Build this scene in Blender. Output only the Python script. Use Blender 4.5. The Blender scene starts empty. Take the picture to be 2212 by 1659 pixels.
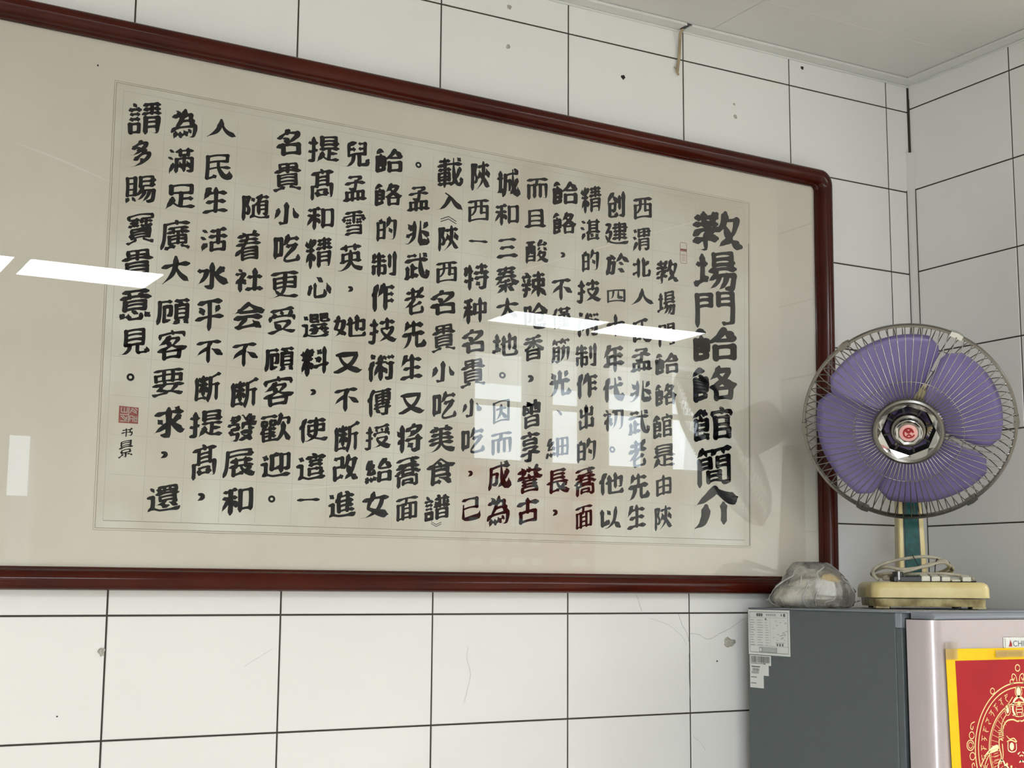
import bpy, bmesh, math, random
from mathutils import Vector, Matrix
S = bpy.context.scene
COLL = S.collection
PI = math.pi
EXPOSURE = 0.07
PANELS = [(-1.487, -0.963, -3.355, -3.03, 'ceiling light panel mirrored in the left of the picture glass'), (-2.06, -1.53, -3.355, -3.03, 'ceiling light panel mirrored at the left edge of the picture glass'),
          (0.57, 1.09, -3.24, -2.95, 'ceiling light panel mirrored in the middle of the picture glass'), (1.13, 1.645, -3.24, -2.95, 'ceiling light panel mirrored left of the large title characters')]
FILL_LAMPS = [(-3.0, -4.15, 18.0), (-3.8, -4.15, 16.0), (2.9, -2.1, 46.0), (1.7, -1.2, 40.0)]
STREAKS = [([(-2.0586, -0.4212), (-1.9829, -0.4393), (-1.8983, -0.4651)], 0.0035), ([(-1.1758, -0.5582), (-0.8375, -0.4310), (-0.5429, -0.3251)], 0.0016), ([(-1.5804, -0.9804), (-1.4931, -0.9704), (-1.4118, -0.9612)], 0.0016)]
Z0 = 2.70                      # height of the highest full tile joint; all heights below are measured from it

# ---------------------------------------------------------------- camera
cam_d = bpy.data.cameras.new('camera'); cam = bpy.data.objects.new('camera', cam_d); COLL.objects.link(cam)
right = Vector((0.86948764, -0.49390991, 0.00665158))
down = Vector((0.07620053, 0.12081565, -0.98974596))
fwd = Vector((0.48804172, 0.86107873, 0.14268391))
m = Matrix(((right.x, -down.x, -fwd.x, -2.4440579), (right.y, -down.y, -fwd.y, -2.3718762),
            (right.z, -down.z, -fwd.z, Z0 - 1.14450706), (0, 0, 0, 1)))
cam.matrix_world = m
cam_d.sensor_fit = 'HORIZONTAL'; cam_d.sensor_width = 36; cam_d.lens = 3027.09 / 2212 * 36
cam_d.clip_start = 0.05; cam_d.clip_end = 60
S.camera = cam

# ---------------------------------------------------------------- light and exposure
S.view_settings.view_transform = 'Standard'; S.view_settings.look = 'None'
S.view_settings.gamma = 1; S.view_settings.use_curve_mapping = False
S.view_settings.exposure = EXPOSURE
S.cycles.max_bounces = 10; S.cycles.diffuse_bounces = 6; S.cycles.transparent_max_bounces = 24
S.cycles.sample_clamp_indirect = 6.0; S.cycles.caustics_reflective = False; S.cycles.caustics_refractive = False
S.cycles.use_denoising = True
world = bpy.data.worlds.new('sky'); S.world = world; world.use_nodes = True
world.node_tree.nodes['Background'].inputs[0].default_value = (0.80, 0.90, 1.0, 1)
world.node_tree.nodes['Background'].inputs[1].default_value = 7.0
PANEL = 44.0                   # radiance of the ceiling light panels
DAY = 28.0                     # daylight entering through the shop windows
def area(name, loc, target, sx, sy, power, col):
    d = bpy.data.lights.new(name, 'AREA'); d.shape = 'RECTANGLE'; d.size = sx; d.size_y = sy; d.energy = power; d.color = col
    o = bpy.data.objects.new(name, d); COLL.objects.link(o); o.location = loc
    o.rotation_euler = (Vector(target) - Vector(loc)).to_track_quat('-Z', 'Y').to_euler(); return o
area('daylight_window', (1.25, -3.62, Z0 - 0.30), (1.25, 0, Z0 - 0.8), 1.5, 0.56, DAY * 0.35, (0.90, 0.96, 1.0))
area('daylight_door', (-3.6, -5.0, Z0 - 1.5), (-2.0, 0, Z0 - 1.6), 1.2, 2.0, DAY * 1.1, (0.90, 0.96, 1.0))
def fill_lamp(x, y, p):    # unseen area lights added under the ceiling to lift wall and bounce light
    d = bpy.data.lights.new('fill_lamp', 'AREA'); d.shape = 'RECTANGLE'; d.size = 0.58; d.size_y = 0.30; d.energy = p; d.color = (0.94, 0.99, 1.0)
    o = bpy.data.objects.new('fill_lamp', d); COLL.objects.link(o); o.location = (x, y, Z0 + 0.06)
for x, y, p in FILL_LAMPS: fill_lamp(x, y, p)
# ---------------------------------------------------------------- materials
def mat(name, col, rough=0.5, metal=0.0, noise=0.0, scale=6.0, col2=None, spec=0.5, bump=0.0, bscale=60.0, coat=0.0, detail=6.0):
    M = bpy.data.materials.new(name); M.use_nodes = True; nt = M.node_tree; b = nt.nodes['Principled BSDF']
    b.inputs['Base Color'].default_value = (*col, 1); b.inputs['Roughness'].default_value = rough; b.inputs['Metallic'].default_value = metal
    b.inputs['Specular IOR Level'].default_value = spec; b.inputs['Coat Weight'].default_value = coat
    tc = nt.nodes.new('ShaderNodeTexCoord')
    if col2 is not None or noise:
        n = nt.nodes.new('ShaderNodeTexNoise'); n.inputs['Scale'].default_value = scale; n.inputs['Detail'].default_value = detail
        nt.links.new(tc.outputs['Object'], n.inputs['Vector'])
        r = nt.nodes.new('ShaderNodeValToRGB'); r.color_ramp.elements[0].position = 0.35; r.color_ramp.elements[1].position = 0.68
        c2 = col2 if col2 is not None else tuple(max(0, c * (1 - noise)) for c in col)
        r.color_ramp.elements[0].color = (*c2, 1); r.color_ramp.elements[1].color = (*col, 1)
        nt.links.new(n.outputs['Fac'], r.inputs['Fac']); nt.links.new(r.outputs['Color'], b.inputs['Base Color'])
    if bump:
        n2 = nt.nodes.new('ShaderNodeTexNoise'); n2.inputs['Scale'].default_value = bscale; n2.inputs['Detail'].default_value = 4
        nt.links.new(tc.outputs['Object'], n2.inputs['Vector'])
        bp = nt.nodes.new('ShaderNodeBump'); bp.inputs['Strength'].default_value = bump; bp.inputs['Distance'].default_value = 0.002
        nt.links.new(n2.outputs['Fac'], bp.inputs['Height']); nt.links.new(bp.outputs['Normal'], b.inputs['Normal'])
    return M
def glass_mat(name, ior=1.5, tint=(1, 1, 1)):
    M = bpy.data.materials.new(name); M.use_nodes = True; nt = M.node_tree; nt.nodes.remove(nt.nodes['Principled BSDF'])
    out = nt.nodes['Material Output']; fr = nt.nodes.new('ShaderNodeFresnel'); fr.inputs[0].default_value = ior
    tr = nt.nodes.new('ShaderNodeBsdfTransparent'); tr.inputs[0].default_value = (*tint, 1)
    gl = nt.nodes.new('ShaderNodeBsdfGlossy'); gl.inputs['Roughness'].default_value = 0.0
    mx = nt.nodes.new('ShaderNodeMixShader'); nt.links.new(fr.outputs[0], mx.inputs[0]); nt.links.new(tr.outputs[0], mx.inputs[1]); nt.links.new(gl.outputs[0], mx.inputs[2])
    nt.links.new(mx.outputs[0], out.inputs[0]); return M
def film_mat(name, col, clear, rough=0.3, trans=0.5, bump=0.0, bscale=20.0, patch=0.0):
    """thin plastic: part clear, part scattering, a glossy skin"""
    M = bpy.data.materials.new(name); M.use_nodes = True; nt = M.node_tree; nt.nodes.remove(nt.nodes['Principled BSDF'])
    out = nt.nodes['Material Output']
    tr = nt.nodes.new('ShaderNodeBsdfTransparent'); tr.inputs[0].default_value = (*[0.5 + 0.5 * c for c in col], 1)
    df = nt.nodes.new('ShaderNodeBsdfDiffuse'); df.inputs[0].default_value = (*col, 1)
    tl = nt.nodes.new('ShaderNodeBsdfTranslucent'); tl.inputs[0].default_value = (*col, 1)
    m1 = nt.nodes.new('ShaderNodeMixShader'); m1.inputs[0].default_value = trans
    nt.links.new(df.outputs[0], m1.inputs[1]); nt.links.new(tl.outputs[0], m1.inputs[2])
    m2 = nt.nodes.new('ShaderNodeMixShader'); m2.inputs[0].default_value = clear
    nt.links.new(m1.outputs[0], m2.inputs[1]); nt.links.new(tr.outputs[0], m2.inputs[2])
    gl = nt.nodes.new('ShaderNodeBsdfGlossy'); gl.inputs['Roughness'].default_value = rough
    fr = nt.nodes.new('ShaderNodeFresnel'); fr.inputs[0].default_value = 1.45
    m3 = nt.nodes.new('ShaderNodeMixShader'); nt.links.new(fr.outputs[0], m3.inputs[0]); nt.links.new(m2.outputs[0], m3.inputs[1]); nt.links.new(gl.outputs[0], m3.inputs[2])
    if patch:
        t2 = nt.nodes.new('ShaderNodeTexCoord'); n3 = nt.nodes.new('ShaderNodeTexNoise'); n3.inputs['Scale'].default_value = 28; n3.inputs['Detail'].default_value = 7; n3.inputs['Distortion'].default_value = 2.5
        nt.links.new(t2.outputs['Object'], n3.inputs['Vector']); mr = nt.nodes.new('ShaderNodeMapRange'); mr.inputs['From Min'].default_value = 0.36; mr.inputs['From Max'].default_value = 0.64
        mr.inputs['To Min'].default_value = clear + patch; mr.inputs['To Max'].default_value = clear - patch
        nt.links.new(n3.outputs['Fac'], mr.inputs['Value']); nt.links.new(mr.outputs['Result'], m2.inputs[0])
    if bump:
        tc = nt.nodes.new('ShaderNodeTexCoord'); n2 = nt.nodes.new('ShaderNodeTexNoise'); n2.inputs['Scale'].default_value = bscale; n2.inputs['Detail'].default_value = 5; n2.inputs['Distortion'].default_value = 1.5
        nt.links.new(tc.outputs['Object'], n2.inputs['Vector']); bp = nt.nodes.new('ShaderNodeBump'); bp.inputs['Strength'].default_value = bump; bp.inputs['Distance'].default_value = 0.01
        nt.links.new(n2.outputs['Fac'], bp.inputs['Height'])
        for s in (df, tl, gl): nt.links.new(bp.outputs['Normal'], s.inputs['Normal'])
    nt.links.new(m3.outputs[0], out.inputs[0]); return M
def emit(name, col, st):
    M = bpy.data.materials.new(name); M.use_nodes = True; b = M.node_tree.nodes['Principled BSDF']
    b.inputs['Base Color'].default_value = (0.9, 0.9, 0.9, 1); b.inputs['Emission Color'].default_value = (*col, 1); b.inputs['Emission Strength'].default_value = st
    return M
TILE = mat('glazed_tile', (0.775, 0.768, 0.750), 0.16, spec=0.42, noise=0.03, scale=2.5, bump=0.02, bscale=9)
BEAD = mat('corner_bead_plaster', (0.62, 0.61, 0.58), 0.7)
GROUT = mat('dark_grout', (0.045, 0.036, 0.030), 0.9)
MORTAR = mat('mortar_smear', (0.50, 0.48, 0.42), 0.9, noise=0.4, scale=300, bump=0.6, bscale=400)
CRACK = mat('hairline_crack', (0.36, 0.36, 0.35), 0.8)
HOLE = mat('drill_hole_dark', (0.012, 0.01, 0.01), 0.9)
CEIL = mat('ceiling_board', (0.66, 0.65, 0.63), 0.42, noise=0.05, scale=3)
TRIM = mat('ceiling_trim', (0.66, 0.67, 0.65), 0.4)
PAINT = mat('plain_wall_paint', (0.78, 0.76, 0.71), 0.6, noise=0.04)
FLOOR = mat('floor_tile', (0.72, 0.66, 0.57), 0.3, noise=0.15, scale=2)
WOOD = mat('mahogany_lacquer', (0.066, 0.0085, 0.0030), 0.14, col2=(0.040, 0.0045, 0.002), scale=7, coat=0.0, spec=0.24)
STREAK = mat('pale_line', (0.88, 0.83, 0.72), 0.9)
MOUNT = mat('linen_mount', (0.85, 0.775, 0.64), 0.85, noise=0.07, scale=4, bump=0.25, bscale=900, detail=10)
PAPER = mat('aged_paper', (0.86, 0.835, 0.715), 0.85, col2=(0.71, 0.635, 0.50), scale=5.5, detail=9, bump=0.1, bscale=500)
EDGE = mat('mount_edge_line', (0.36, 0.31, 0.22), 0.8)
DEDGE = mat('mount_edge_dark', (0.10, 0.075, 0.035), 0.8)
PENCIL = mat('faint_grid_line', (0.60, 0.575, 0.49), 0.9)
INK = mat('black_ink', (0.010, 0.011, 0.013), 0.8, spec=0.05)
SEALR = mat('cinnabar_seal', (0.42, 0.10, 0.075), 0.8, noise=0.4, scale=250)
SEALP = mat('seal_paper', (0.58, 0.52, 0.44), 0.85)
GLASS = glass_mat('picture_glass', 1.36)
WPANE = glass_mat('window_glass', 1.45, (0.97, 0.98, 0.98))
GREYST = mat('grey_side_steel', (0.088, 0.104, 0.110), 0.42, spec=0.4, noise=0.03, scale=40)
GREYTOP = mat('grey_top_plastic', (0.235, 0.255, 0.29), 0.4)
DOORM = mat('mauve_door_film', (0.52, 0.455, 0.47), 0.26, metal=0.35, noise=0.05, scale=350)
GASKET = mat('black_gasket', (0.015, 0.015, 0.016), 0.7)
LABELW = mat('label_white', (0.66, 0.67, 0.65), 0.6)
LABELK = mat('label_print', (0.10, 0.11, 0.11), 0.7)
LABELG = mat('label_print_grey', (0.33, 0.35, 0.34), 0.7)
CHROME = mat('chrome', (0.62, 0.62, 0.60), 0.14, metal=1.0)
DCHROME = mat('tarnished_chrome', (0.21, 0.198, 0.18), 0.26, metal=1.0)
WIRE = mat('guard_wire', (0.30, 0.29, 0.275), 0.20, metal=1.0)
CREAM = mat('yellowed_plastic', (0.77, 0.645, 0.315), 0.34, col2=(0.65, 0.52, 0.225), scale=24)
CREAMD = mat('yellowed_plastic_grubby', (0.66, 0.56, 0.28), 0.42, col2=(0.26, 0.19, 0.08), scale=38)
TEAL = mat('teal_panel', (0.003, 0.050, 0.048), 0.40, col2=(0.006, 0.095, 0.088), spec=0.25, scale=90)
BLACK = mat('black_plastic', (0.012, 0.012, 0.012), 0.3)
WHITEP = mat('white_key_plastic', (0.74, 0.72, 0.60), 0.35, noise=0.12, scale=120)
CORD = mat('cream_cord', (0.50, 0.45, 0.34), 0.55, noise=0.25, scale=60)
BLADE = film_mat('violet_blade_plastic', (0.47, 0.385, 0.80), 0.30, 0.25, 0.5)
PINK = mat('pink_emblem', (0.80, 0.42, 0.40), 0.3)
REDE = mat('dark_red_emblem', (0.33, 0.008, 0.012), 0.3)
BAGM = film_mat('bag_film', (1.0, 0.98, 0.92), 0.60, 0.09, 0.6, bump=0.35, bscale=22, patch=0.14)
PYEL = mat('yellow_print', (0.72, 0.46, 0.06), 0.4)
PWHT = mat('white_pack', (0.92, 0.92, 0.93), 0.4)
BUN = mat('pale_food', (0.62, 0.52, 0.34), 0.7, col2=(0.26, 0.18, 0.07), scale=30)
BUNW = mat('white_food', (0.86, 0.83, 0.74), 0.7, noise=0.2, scale=30)
POSY = mat('poster_yellow', (0.86, 0.56, 0.004), 0.4, col2=(0.80, 0.48, 0.003), scale=20, spec=0.25)
POSR = mat('poster_red', (0.40, 0.008, 0.016), 0.40, spec=0.25, noise=0.12, scale=10)
GOLD = mat('poster_gold_print', (0.93, 0.66, 0.30), 0.35)
GOLDP = mat('poster_pale_print', (0.97, 0.86, 0.52), 0.35)
CREASE = film_mat('bag_film_crease', (0.99, 0.98, 0.95), 0.25, 0.1, 0.5)
TAPE = film_mat('clear_tape', (0.86, 0.80, 0.66), 0.72, 0.08, 0.5, bump=0.5, bscale=70)
STRAP = mat('old_strap', (0.42, 0.33, 0.20), 0.5, noise=0.35, scale=40)
LED_DIM = emit('dim_panel_diffuser', (0.95, 0.99, 1.0), PANEL * 0.4)
LED = emit('light_panel_diffuser', (0.93, 0.99, 1.03), PANEL)
ALU = mat('white_alu', (0.75, 0.75, 0.75), 0.35)
REDB = mat('red_menu_board', (0.50, 0.03, 0.025), 0.5)
BUILD = mat('street_facade', (0.45, 0.42, 0.38), 0.8, noise=0.3, scale=1.5)
CURT = mat('white_blind', (0.85, 0.87, 0.88), 0.8)

# ---------------------------------------------------------------- mesh helpers
class MB:
    def __init__(s): s.v = []; s.f = []; s.mi = []; s.mats = []; s.cur = 0
    def use(s, m):
        if m not in s.mats: s.mats.append(m)
        s.cur = s.mats.index(m); return s
    def add(s, vs, fs):
        o = len(s.v); s.v += [tuple(v) for v in vs]
        for f in fs: s.f.append([i + o for i in f]); s.mi.append(s.cur)
        return s
    def box(s, a, b):
        x0, y0, z0 = [min(p, q) for p, q in zip(a, b)]; x1, y1, z1 = [max(p, q) for p, q in zip(a, b)]
        return s.add([(x0, y0, z0), (x1, y0, z0), (x1, y1, z0), (x0, y1, z0), (x0, y0, z1), (x1, y0, z1), (x1, y1, z1), (x0, y1, z1)],
                     [(3, 2, 1, 0), (4, 5, 6, 7), (0, 1, 5, 4), (1, 2, 6, 5), (2, 3, 7, 6), (3, 0, 4, 7)])
    def quad(s, a, b, c, d): return s.add([a, b, c, d], [(0, 1, 2, 3)])
    def poly(s, pts): return s.add(pts, [tuple(range(len(pts)))])
    def loft(s, rings, cap0=True, cap1=True, closed=True):
        n = len(rings[0]); vs = [p for r in rings for p in r]; fs = []
        for i in range(len(rings) - 1):
            for j in range(n if closed else n - 1):
                k = (j + 1) % n; fs.append((i * n + j, i * n + k, (i + 1) * n + k, (i + 1) * n + j))
        if cap0: fs.append(tuple(range(n))[::-1])
        if cap1: fs.append(tuple((len(rings) - 1) * n + j for j in range(n)))
        return s.add(vs, fs)
    def tube(s, pts, r, n=8, closed=False):
        pts = [Vector(p) for p in pts]; rings = []; up = None; N = len(pts)
        for i, p in enumerate(pts):
            if closed: t = pts[(i + 1) % N] - pts[i - 1]
            else: t = pts[min(i + 1, N - 1)] - pts[max(i - 1, 0)]
            t.normalize()
            if up is None: up = t.orthogonal().normalized()
            else: up = (up - t * up.dot(t)); up = up.normalized() if up.length > 1e-6 else t.orthogonal().normalized()
            w = t.cross(up); rr = r[i] if isinstance(r, (list, tuple)) else r
            rings.append([p + (up * math.cos(2 * PI * k / n) + w * math.sin(2 * PI * k / n)) * rr for k in range(n)])
        if closed: rings.append(rings[0])
        return s.loft(rings, not closed, not closed)
    def lathe(s, prof, n=48, ax=None):
        """profile of (radius, axial); axis = local Z unless ax is a function (r, a, ang) -> point"""
        f = ax or (lambda r, a, t: (r * math.cos(t), r * math.sin(t), a))
        rings = [[f(r, a, 2 * PI * k / n) for k in range(n)] for r, a in prof]
        return s.loft(rings, prof[0][0] > 1e-6 and False, False)
    def build(s, name, parent=None, mats=None, smooth=False, bevel=0.0, seg=2, loc=None, rot=None, sub=0, label=None, kind=None, ang=40):
        me = bpy.data.meshes.new(name); me.from_pydata(s.v, [], s.f)
        for q in (s.mats or mats): me.materials.append(q)
        if s.mats: me.polygons.foreach_set('material_index', s.mi)
        if smooth:
            me.polygons.foreach_set('use_smooth', [True] * len(me.polygons))
            if ang < 180: me.set_sharp_from_angle(angle=math.radians(ang))
        me.update(); o = bpy.data.objects.new(name, me); COLL.objects.link(o)
        if parent is not None: o.parent = parent
        if loc is not None: o.location = loc
        if rot is not None: o.rotation_euler = rot
        if bevel:
            b = o.modifiers.new('b', 'BEVEL'); b.width = bevel; b.segments = seg; b.limit_method = 'ANGLE'; b.angle_limit = math.radians(35)
            me.polygons.foreach_set('use_smooth', [True] * len(me.polygons)); me.set_sharp_from_angle(angle=math.radians(50))
        if sub: u = o.modifiers.new('s', 'SUBSURF'); u.levels = sub; u.render_levels = sub
        if label: o['label'] = label
        if kind: o['kind'] = kind
        return o
def mb(m): return MB().use(m)
def thing(name, label, cat, loc=(0, 0, 0), rz=0, group=None):
    o = bpy.data.objects.new(name, None); COLL.objects.link(o); o.empty_display_size = 0.1
    o.location = loc; o.rotation_euler = (0, 0, rz); tag(o, label, cat, group); return o
def tag(o, label, cat, group=None):
    o['label'] = label; o['category'] = cat
    if group: o['group'] = group
    return o
def struct(o): o['kind'] = 'structure'; return o
def catmull(P, n=6, closed=False):
    P = [Vector(p) for p in P]; N = len(P); out = []
    for i in range(N if closed else N - 1):
        a, b, c, d = (P[(i - 1) % N], P[i], P[(i + 1) % N], P[(i + 2) % N]) if closed else (P[max(i - 1, 0)], P[i], P[i + 1], P[min(i + 2, N - 1)])
        for k in range(n):
            t = k / n; out.append(0.5 * ((2 * b) + (c - a) * t + (2 * a - 5 * b + 4 * c - d) * t * t + (3 * b - a - 3 * c + d) * t ** 3))
    if not closed: out.append(P[-1])
    return out
def ribbon(pts, w):
    """flat brush ribbon in 2-D: list of points, list of full widths -> outline vertices and faces with round ends"""
    n = len(pts); L = []; R = []
    for i in range(n):
        t = pts[min(i + 1, n - 1)] - pts[max(i - 1, 0)]; t = t.normalized() if t.length > 1e-9 else Vector((1, 0)); nn = Vector((-t.y, t.x)) * (w[i] * 0.5)
        L.append(pts[i] + nn); R.append(pts[i] - nn)
    vs = L + R; fs = [(i, n + i, n + i + 1, i + 1) for i in range(n - 1)]
    for e in (0, n - 1):
        c = pts[e]; t = (pts[1] - pts[0]) if e == 0 else (pts[-2] - pts[-1])
        a0 = math.atan2(-t.y, -t.x); r = w[e] * 0.5; k = len(vs)
        vs = vs + [c + Vector((math.cos(a0 + (j - 3) * PI / 6), math.sin(a0 + (j - 3) * PI / 6))) * r for j in range(7)]
        fs.append(tuple(range(k, k + 7)))
    return vs, fs
def resample(P, n):
    d = [0]
    for i in range(1, len(P)): d.append(d[-1] + (P[i] - P[i - 1]).length)
    T = d[-1] or 1e-9; out = []; j = 0
    for k in range(n):
        s = T * k / (n - 1)
        while j < len(P) - 2 and d[j + 1] < s: j += 1
        u = (s - d[j]) / max(d[j + 1] - d[j], 1e-9); out.append(P[j].lerp(P[j + 1], min(max(u, 0), 1)))
    return out, T

# ---------------------------------------------------------------- the room
ZW = [0.1977 + 0.0023 - 0.0, -0.0023, -0.203, -0.4044, -0.6031, -0.800, -1.0016, -1.1975, -1.3996] + [-1.3996 - 0.2 * i for i in range(1, 7)] + [-2.70]
XW = [-1.8663 - 0.2985 * i for i in range(9, 0, -1)] + [-1.8663, -1.5640, -1.2659, -0.9695, -0.6739, -0.3730, -0.0717, 0.0]
ZR = [0.2, 0.0053, -0.1977, -0.3987, -0.5976, -0.7984, -1.0013, -1.2, -1.4] + [-1.4 - 0.2 * i for i in range(1, 7)] + [-2.70]
CEILZ = 0.068
rnd = random.Random(4)
def tiles(b, us, zs, f, gap=0.0032, top=CEILZ):
    """raised tiles between joint lines; f maps (along, out, height) to a point; 'out' grows into the room"""
    for i in range(len(us) - 1):
        for j in range(len(zs) - 1):
            u0, u1, z1, z0 = us[i] + gap / 2, us[i + 1] - gap / 2, min(zs[j] - gap / 2, top + 0.05), zs[j + 1] + gap / 2
            t = [rnd.uniform(-0.00016, 0.00016) for _ in range(3)]; c = 0.0011; h = lambda a, d: t[0] + a * t[1] + d * t[2]
            base = [f(u0, -0.002, z0), f(u1, -0.002, z0), f(u1, -0.002, z1), f(u0, -0.002, z1)]
            mid = [f(u0, -0.0010 + h(-1, -1), z0), f(u1, -0.0010 + h(1, -1), z0), f(u1, -0.0010 + h(1, 1), z1), f(u0, -0.0010 + h(-1, 1), z1)]
            face = [f(u0 + c, h(-1, -1), z0 + c), f(u1 - c, h(1, -1), z0 + c), f(u1 - c, h(1, 1), z1 - c), f(u0 + c, h(-1, 1), z1 - c)]
            b.loft([base, mid, face], False, True)
b = mb(GROUT); b.box((-4.55, 0.002, 0), (0.0022, 0.2, Z0 + 0.25)); b.use(TILE); tiles(b, XW, ZW, lambda u, o, z: (u, -o, Z0 + z))
WB = struct(b.build('wall_back'))
b = mb(GROUT); b.box((0.0022, -0.52, 0), (0.16, 0.2, Z0 + 0.25)); b.use(TILE)
YR = [-0.52, -0.3042, -0.0002]
tiles(b, YR, ZR, lambda u, o, z: (-o, u, Z0 + z))
WR = struct(b.build('wall_right'))
# corner of the two tiled walls: a white bead below, an open dark joint above
b = mb(GROUT); b.box((-0.0045, -0.0012, Z0 - 0.105), (0.0022, 0.002, Z0 + 0.066)); b.box((-0.0030, -0.0040, Z0 - 0.105), (0.002, 0.0, Z0 + 0.03))
b.build('corner_gap', WB)
b = mb(BEAD)
b.loft([[(-0.0135, 0.0005, z), (-0.0125, -0.0015, z), (-0.0015, -0.0125, z), (0.0005, -0.0135, z), (0.001, 0.001, z)] for z in (0.0, Z0 - 0.105)])
b.build('corner_bead', WB, bevel=0.0006)
b = mb(GROUT)
for x, y in ((-0.0150, -0.0004), (-0.0004, -0.0150)): b.tube([(x, y, 0.0), (x, y, Z0 - 0.20)], 0.0011, 5)
b.build('corner_joint', WB)
b = mb(PAINT); b.box((0.16, 0.002, 0), (4.6, 0.2, Z0 + 0.25)); struct(b.build('wall_recess'))
b = mb(PAINT); b.box((-4.75, -4.9, 0), (-4.55, 0.2, Z0 + 0.25)); struct(b.build('wall_left'))
b = mb(PAINT); b.box((4.6, -3.5, 0), (4.8, 0.2, Z0 + 0.25)); struct(b.build('wall_far'))
b = mb(FLOOR); b.box((-4.75, -4.9, -0.1), (4.8, 0.2, 0)); struct(b.build('floor'))
# ceiling boards with shallow seams
b = mb(CEIL); zc = Z0 + CEILZ
ys = [0.0, -0.21] + [-0.21 - 0.30 * i for i in range(1, 17)]
for i in range(len(ys) - 1):
    xs = [-4.75, -3.95 + 0.3 * (i % 2), -2.75, -1.55 + 0.22 * (i % 3), -0.62 - 0.2 * (i % 2), 0.9, 2.4, 4.8]
    for j in range(len(xs) - 1):
        x0, x1, y1, y0, g = xs[j] + 0.0006, xs[j + 1] - 0.0006, ys[i] - 0.0006, ys[i + 1] + 0.0006, 0.0012
        b.loft([[(x0, y0, zc + 0.004), (x1, y0, zc + 0.004), (x1, y1, zc + 0.004), (x0, y1, zc + 0.004)][::-1], [(x0, y0, zc + 0.001), (x1, y0, zc + 0.001), (x1, y1, zc + 0.001), (x0, y1, zc + 0.001)][::-1],
                [(x0 + g, y0 + g, zc), (x1 - g, y0 + g, zc), (x1 - g, y1 - g, zc), (x0 + g, y1 - g, zc)][::-1]], False, True)
b.box((-4.75, -5.05, zc + 0.004), (4.8, 0.2, zc + 0.06))
struct(b.build('ceiling'))
# edge trim of the ceiling: an L strip along both walls, notched where the old strap comes through
b = mb(TRIM)
for x0, x1 in ((-4.55, -0.6895), (-0.676, 0.0)):
    b.box((x0, -0.036, zc - 0.0045), (x1, -0.0005, zc - 0.0005)); b.box((x0, -0.037, zc - 0.0065), (x1, -0.0335, zc - 0.0005)); b.box((x0, -0.0035, zc - 0.009), (x1, -0.0005, zc - 0.0045))
struct(b.build('trim_1', bevel=0.0008))
b = mb(TRIM); b.box((-0.036, -0.52, zc - 0.0045), (-0.0005, -0.036, zc - 0.0005)); b.box((-0.037, -0.52, zc - 0.0065), (-0.0335, -0.037, zc - 0.0005)); b.box((-0.0035, -0.52, zc - 0.009), (-0.0005, -0.036, zc - 0.0045))
struct(b.build('trim_2', bevel=0.0008))
b = mb(BLACK); b.box((-0.6893, -0.034, zc - 0.0016), (-0.6762, -0.002, zc - 0.0006)); b.build('trim_notch', WB)

# front of the shop, behind the camera: seen only as reflections in the picture glass and as daylight
b = mb(PAINT); yf = -4.72
b.box((-4.75, yf - 0.18, 0), (-4.25, yf, Z0 + 0.25)); b.box((-4.25, yf - 0.18, 2.35), (-2.85, yf, Z0 + 0.25)); b.box((-2.85, yf - 0.18, 0), (-1.23, yf, Z0 + 0.25))
b.box((-1.23, yf - 0.18, Z0 - 0.42), (-1.10, yf, Z0 + 0.25)); b.box((-1.23, yf - 0.18, 0), (-1.10, yf, Z0 - 1.25)); b.box((-1.10, yf - 0.18, 0), (0.35, yf, Z0 + 0.25))
for k in range(4): b.box((-1.35 + 0.0 * k, yf, Z0 + 0.052 - 0.032 * k), (0.30, yf + 0.05 - 0.012 * k, Z0 + 0.066 - 0.032 * k))
b.box((-1.10, yf, 0), (-1.02, yf + 0.05, Z0 - 0.42))
struct(b.build('wall_front'))
b = mb(PAINT); b.box((0.35, -4.9, 0), (0.50, -3.32, Z0 + 0.25)); b.box((0.50, -3.5, 0), (4.8, -3.32, Z0 - 0.58)); b.box((0.50, -3.5, Z0 - 0.02), (4.8, -3.32, Z0 + 0.25)); b.box((2.05, -3.5, Z0 - 0.58), (4.8, -3.32, Z0 - 0.02))
for x in (0.50, 0.92, 1.24, 1.62, 1.98): b.box((x, -3.5, Z0 - 0.58), (x + 0.07, -3.32, Z0 - 0.02))
struct(b.build('wall_side'))
w = mb(ALU)
for x0, x1 in ((0.57, 0.92), (0.99, 1.24), (1.31, 1.62), (1.69, 1.98)):
    for p in ((x0, x0 + 0.025), (x1 - 0.025, x1)): w.box((p[0], -3.43, Z0 - 0.58), (p[1], -3.40, Z0 - 0.02))
    w.box((x0, -3.43, Z0 - 0.58), (x1, -3.40, Z0 - 0.555)); w.box((x0, -3.43, Z0 - 0.30), (x1, -3.40, Z0 - 0.275))
W1 = struct(w.build('window_1')); w = mb(WPANE); w.box((0.57, -3.417, Z0 - 0.57), (1.98, -3.413, Z0 - 0.03)); w.build('pane', W1)
w = mb(ALU); w.box((-4.25, yf - 0.10, 0), (-4.19, yf - 0.06, 2.35)); w.box((-2.91, yf - 0.10, 0), (-2.85, yf - 0.06, 2.35)); w.box((-3.58, yf - 0.10, 0), (-3.52, yf - 0.06, 2.35)); w.box((-4.25, yf - 0.10, 2.29), (-2.85, yf - 0.06, 2.35)); w.box((-4.25, yf - 0.10, 1.0), (-2.85, yf - 0.06, 1.05))
D1 = struct(w.build('door_1')); w = mb(WPANE); w.box((-4.19, yf - 0.082, 0.02), (-2.91, yf - 0.078, 2.29)); w.build('pane', D1)
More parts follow.
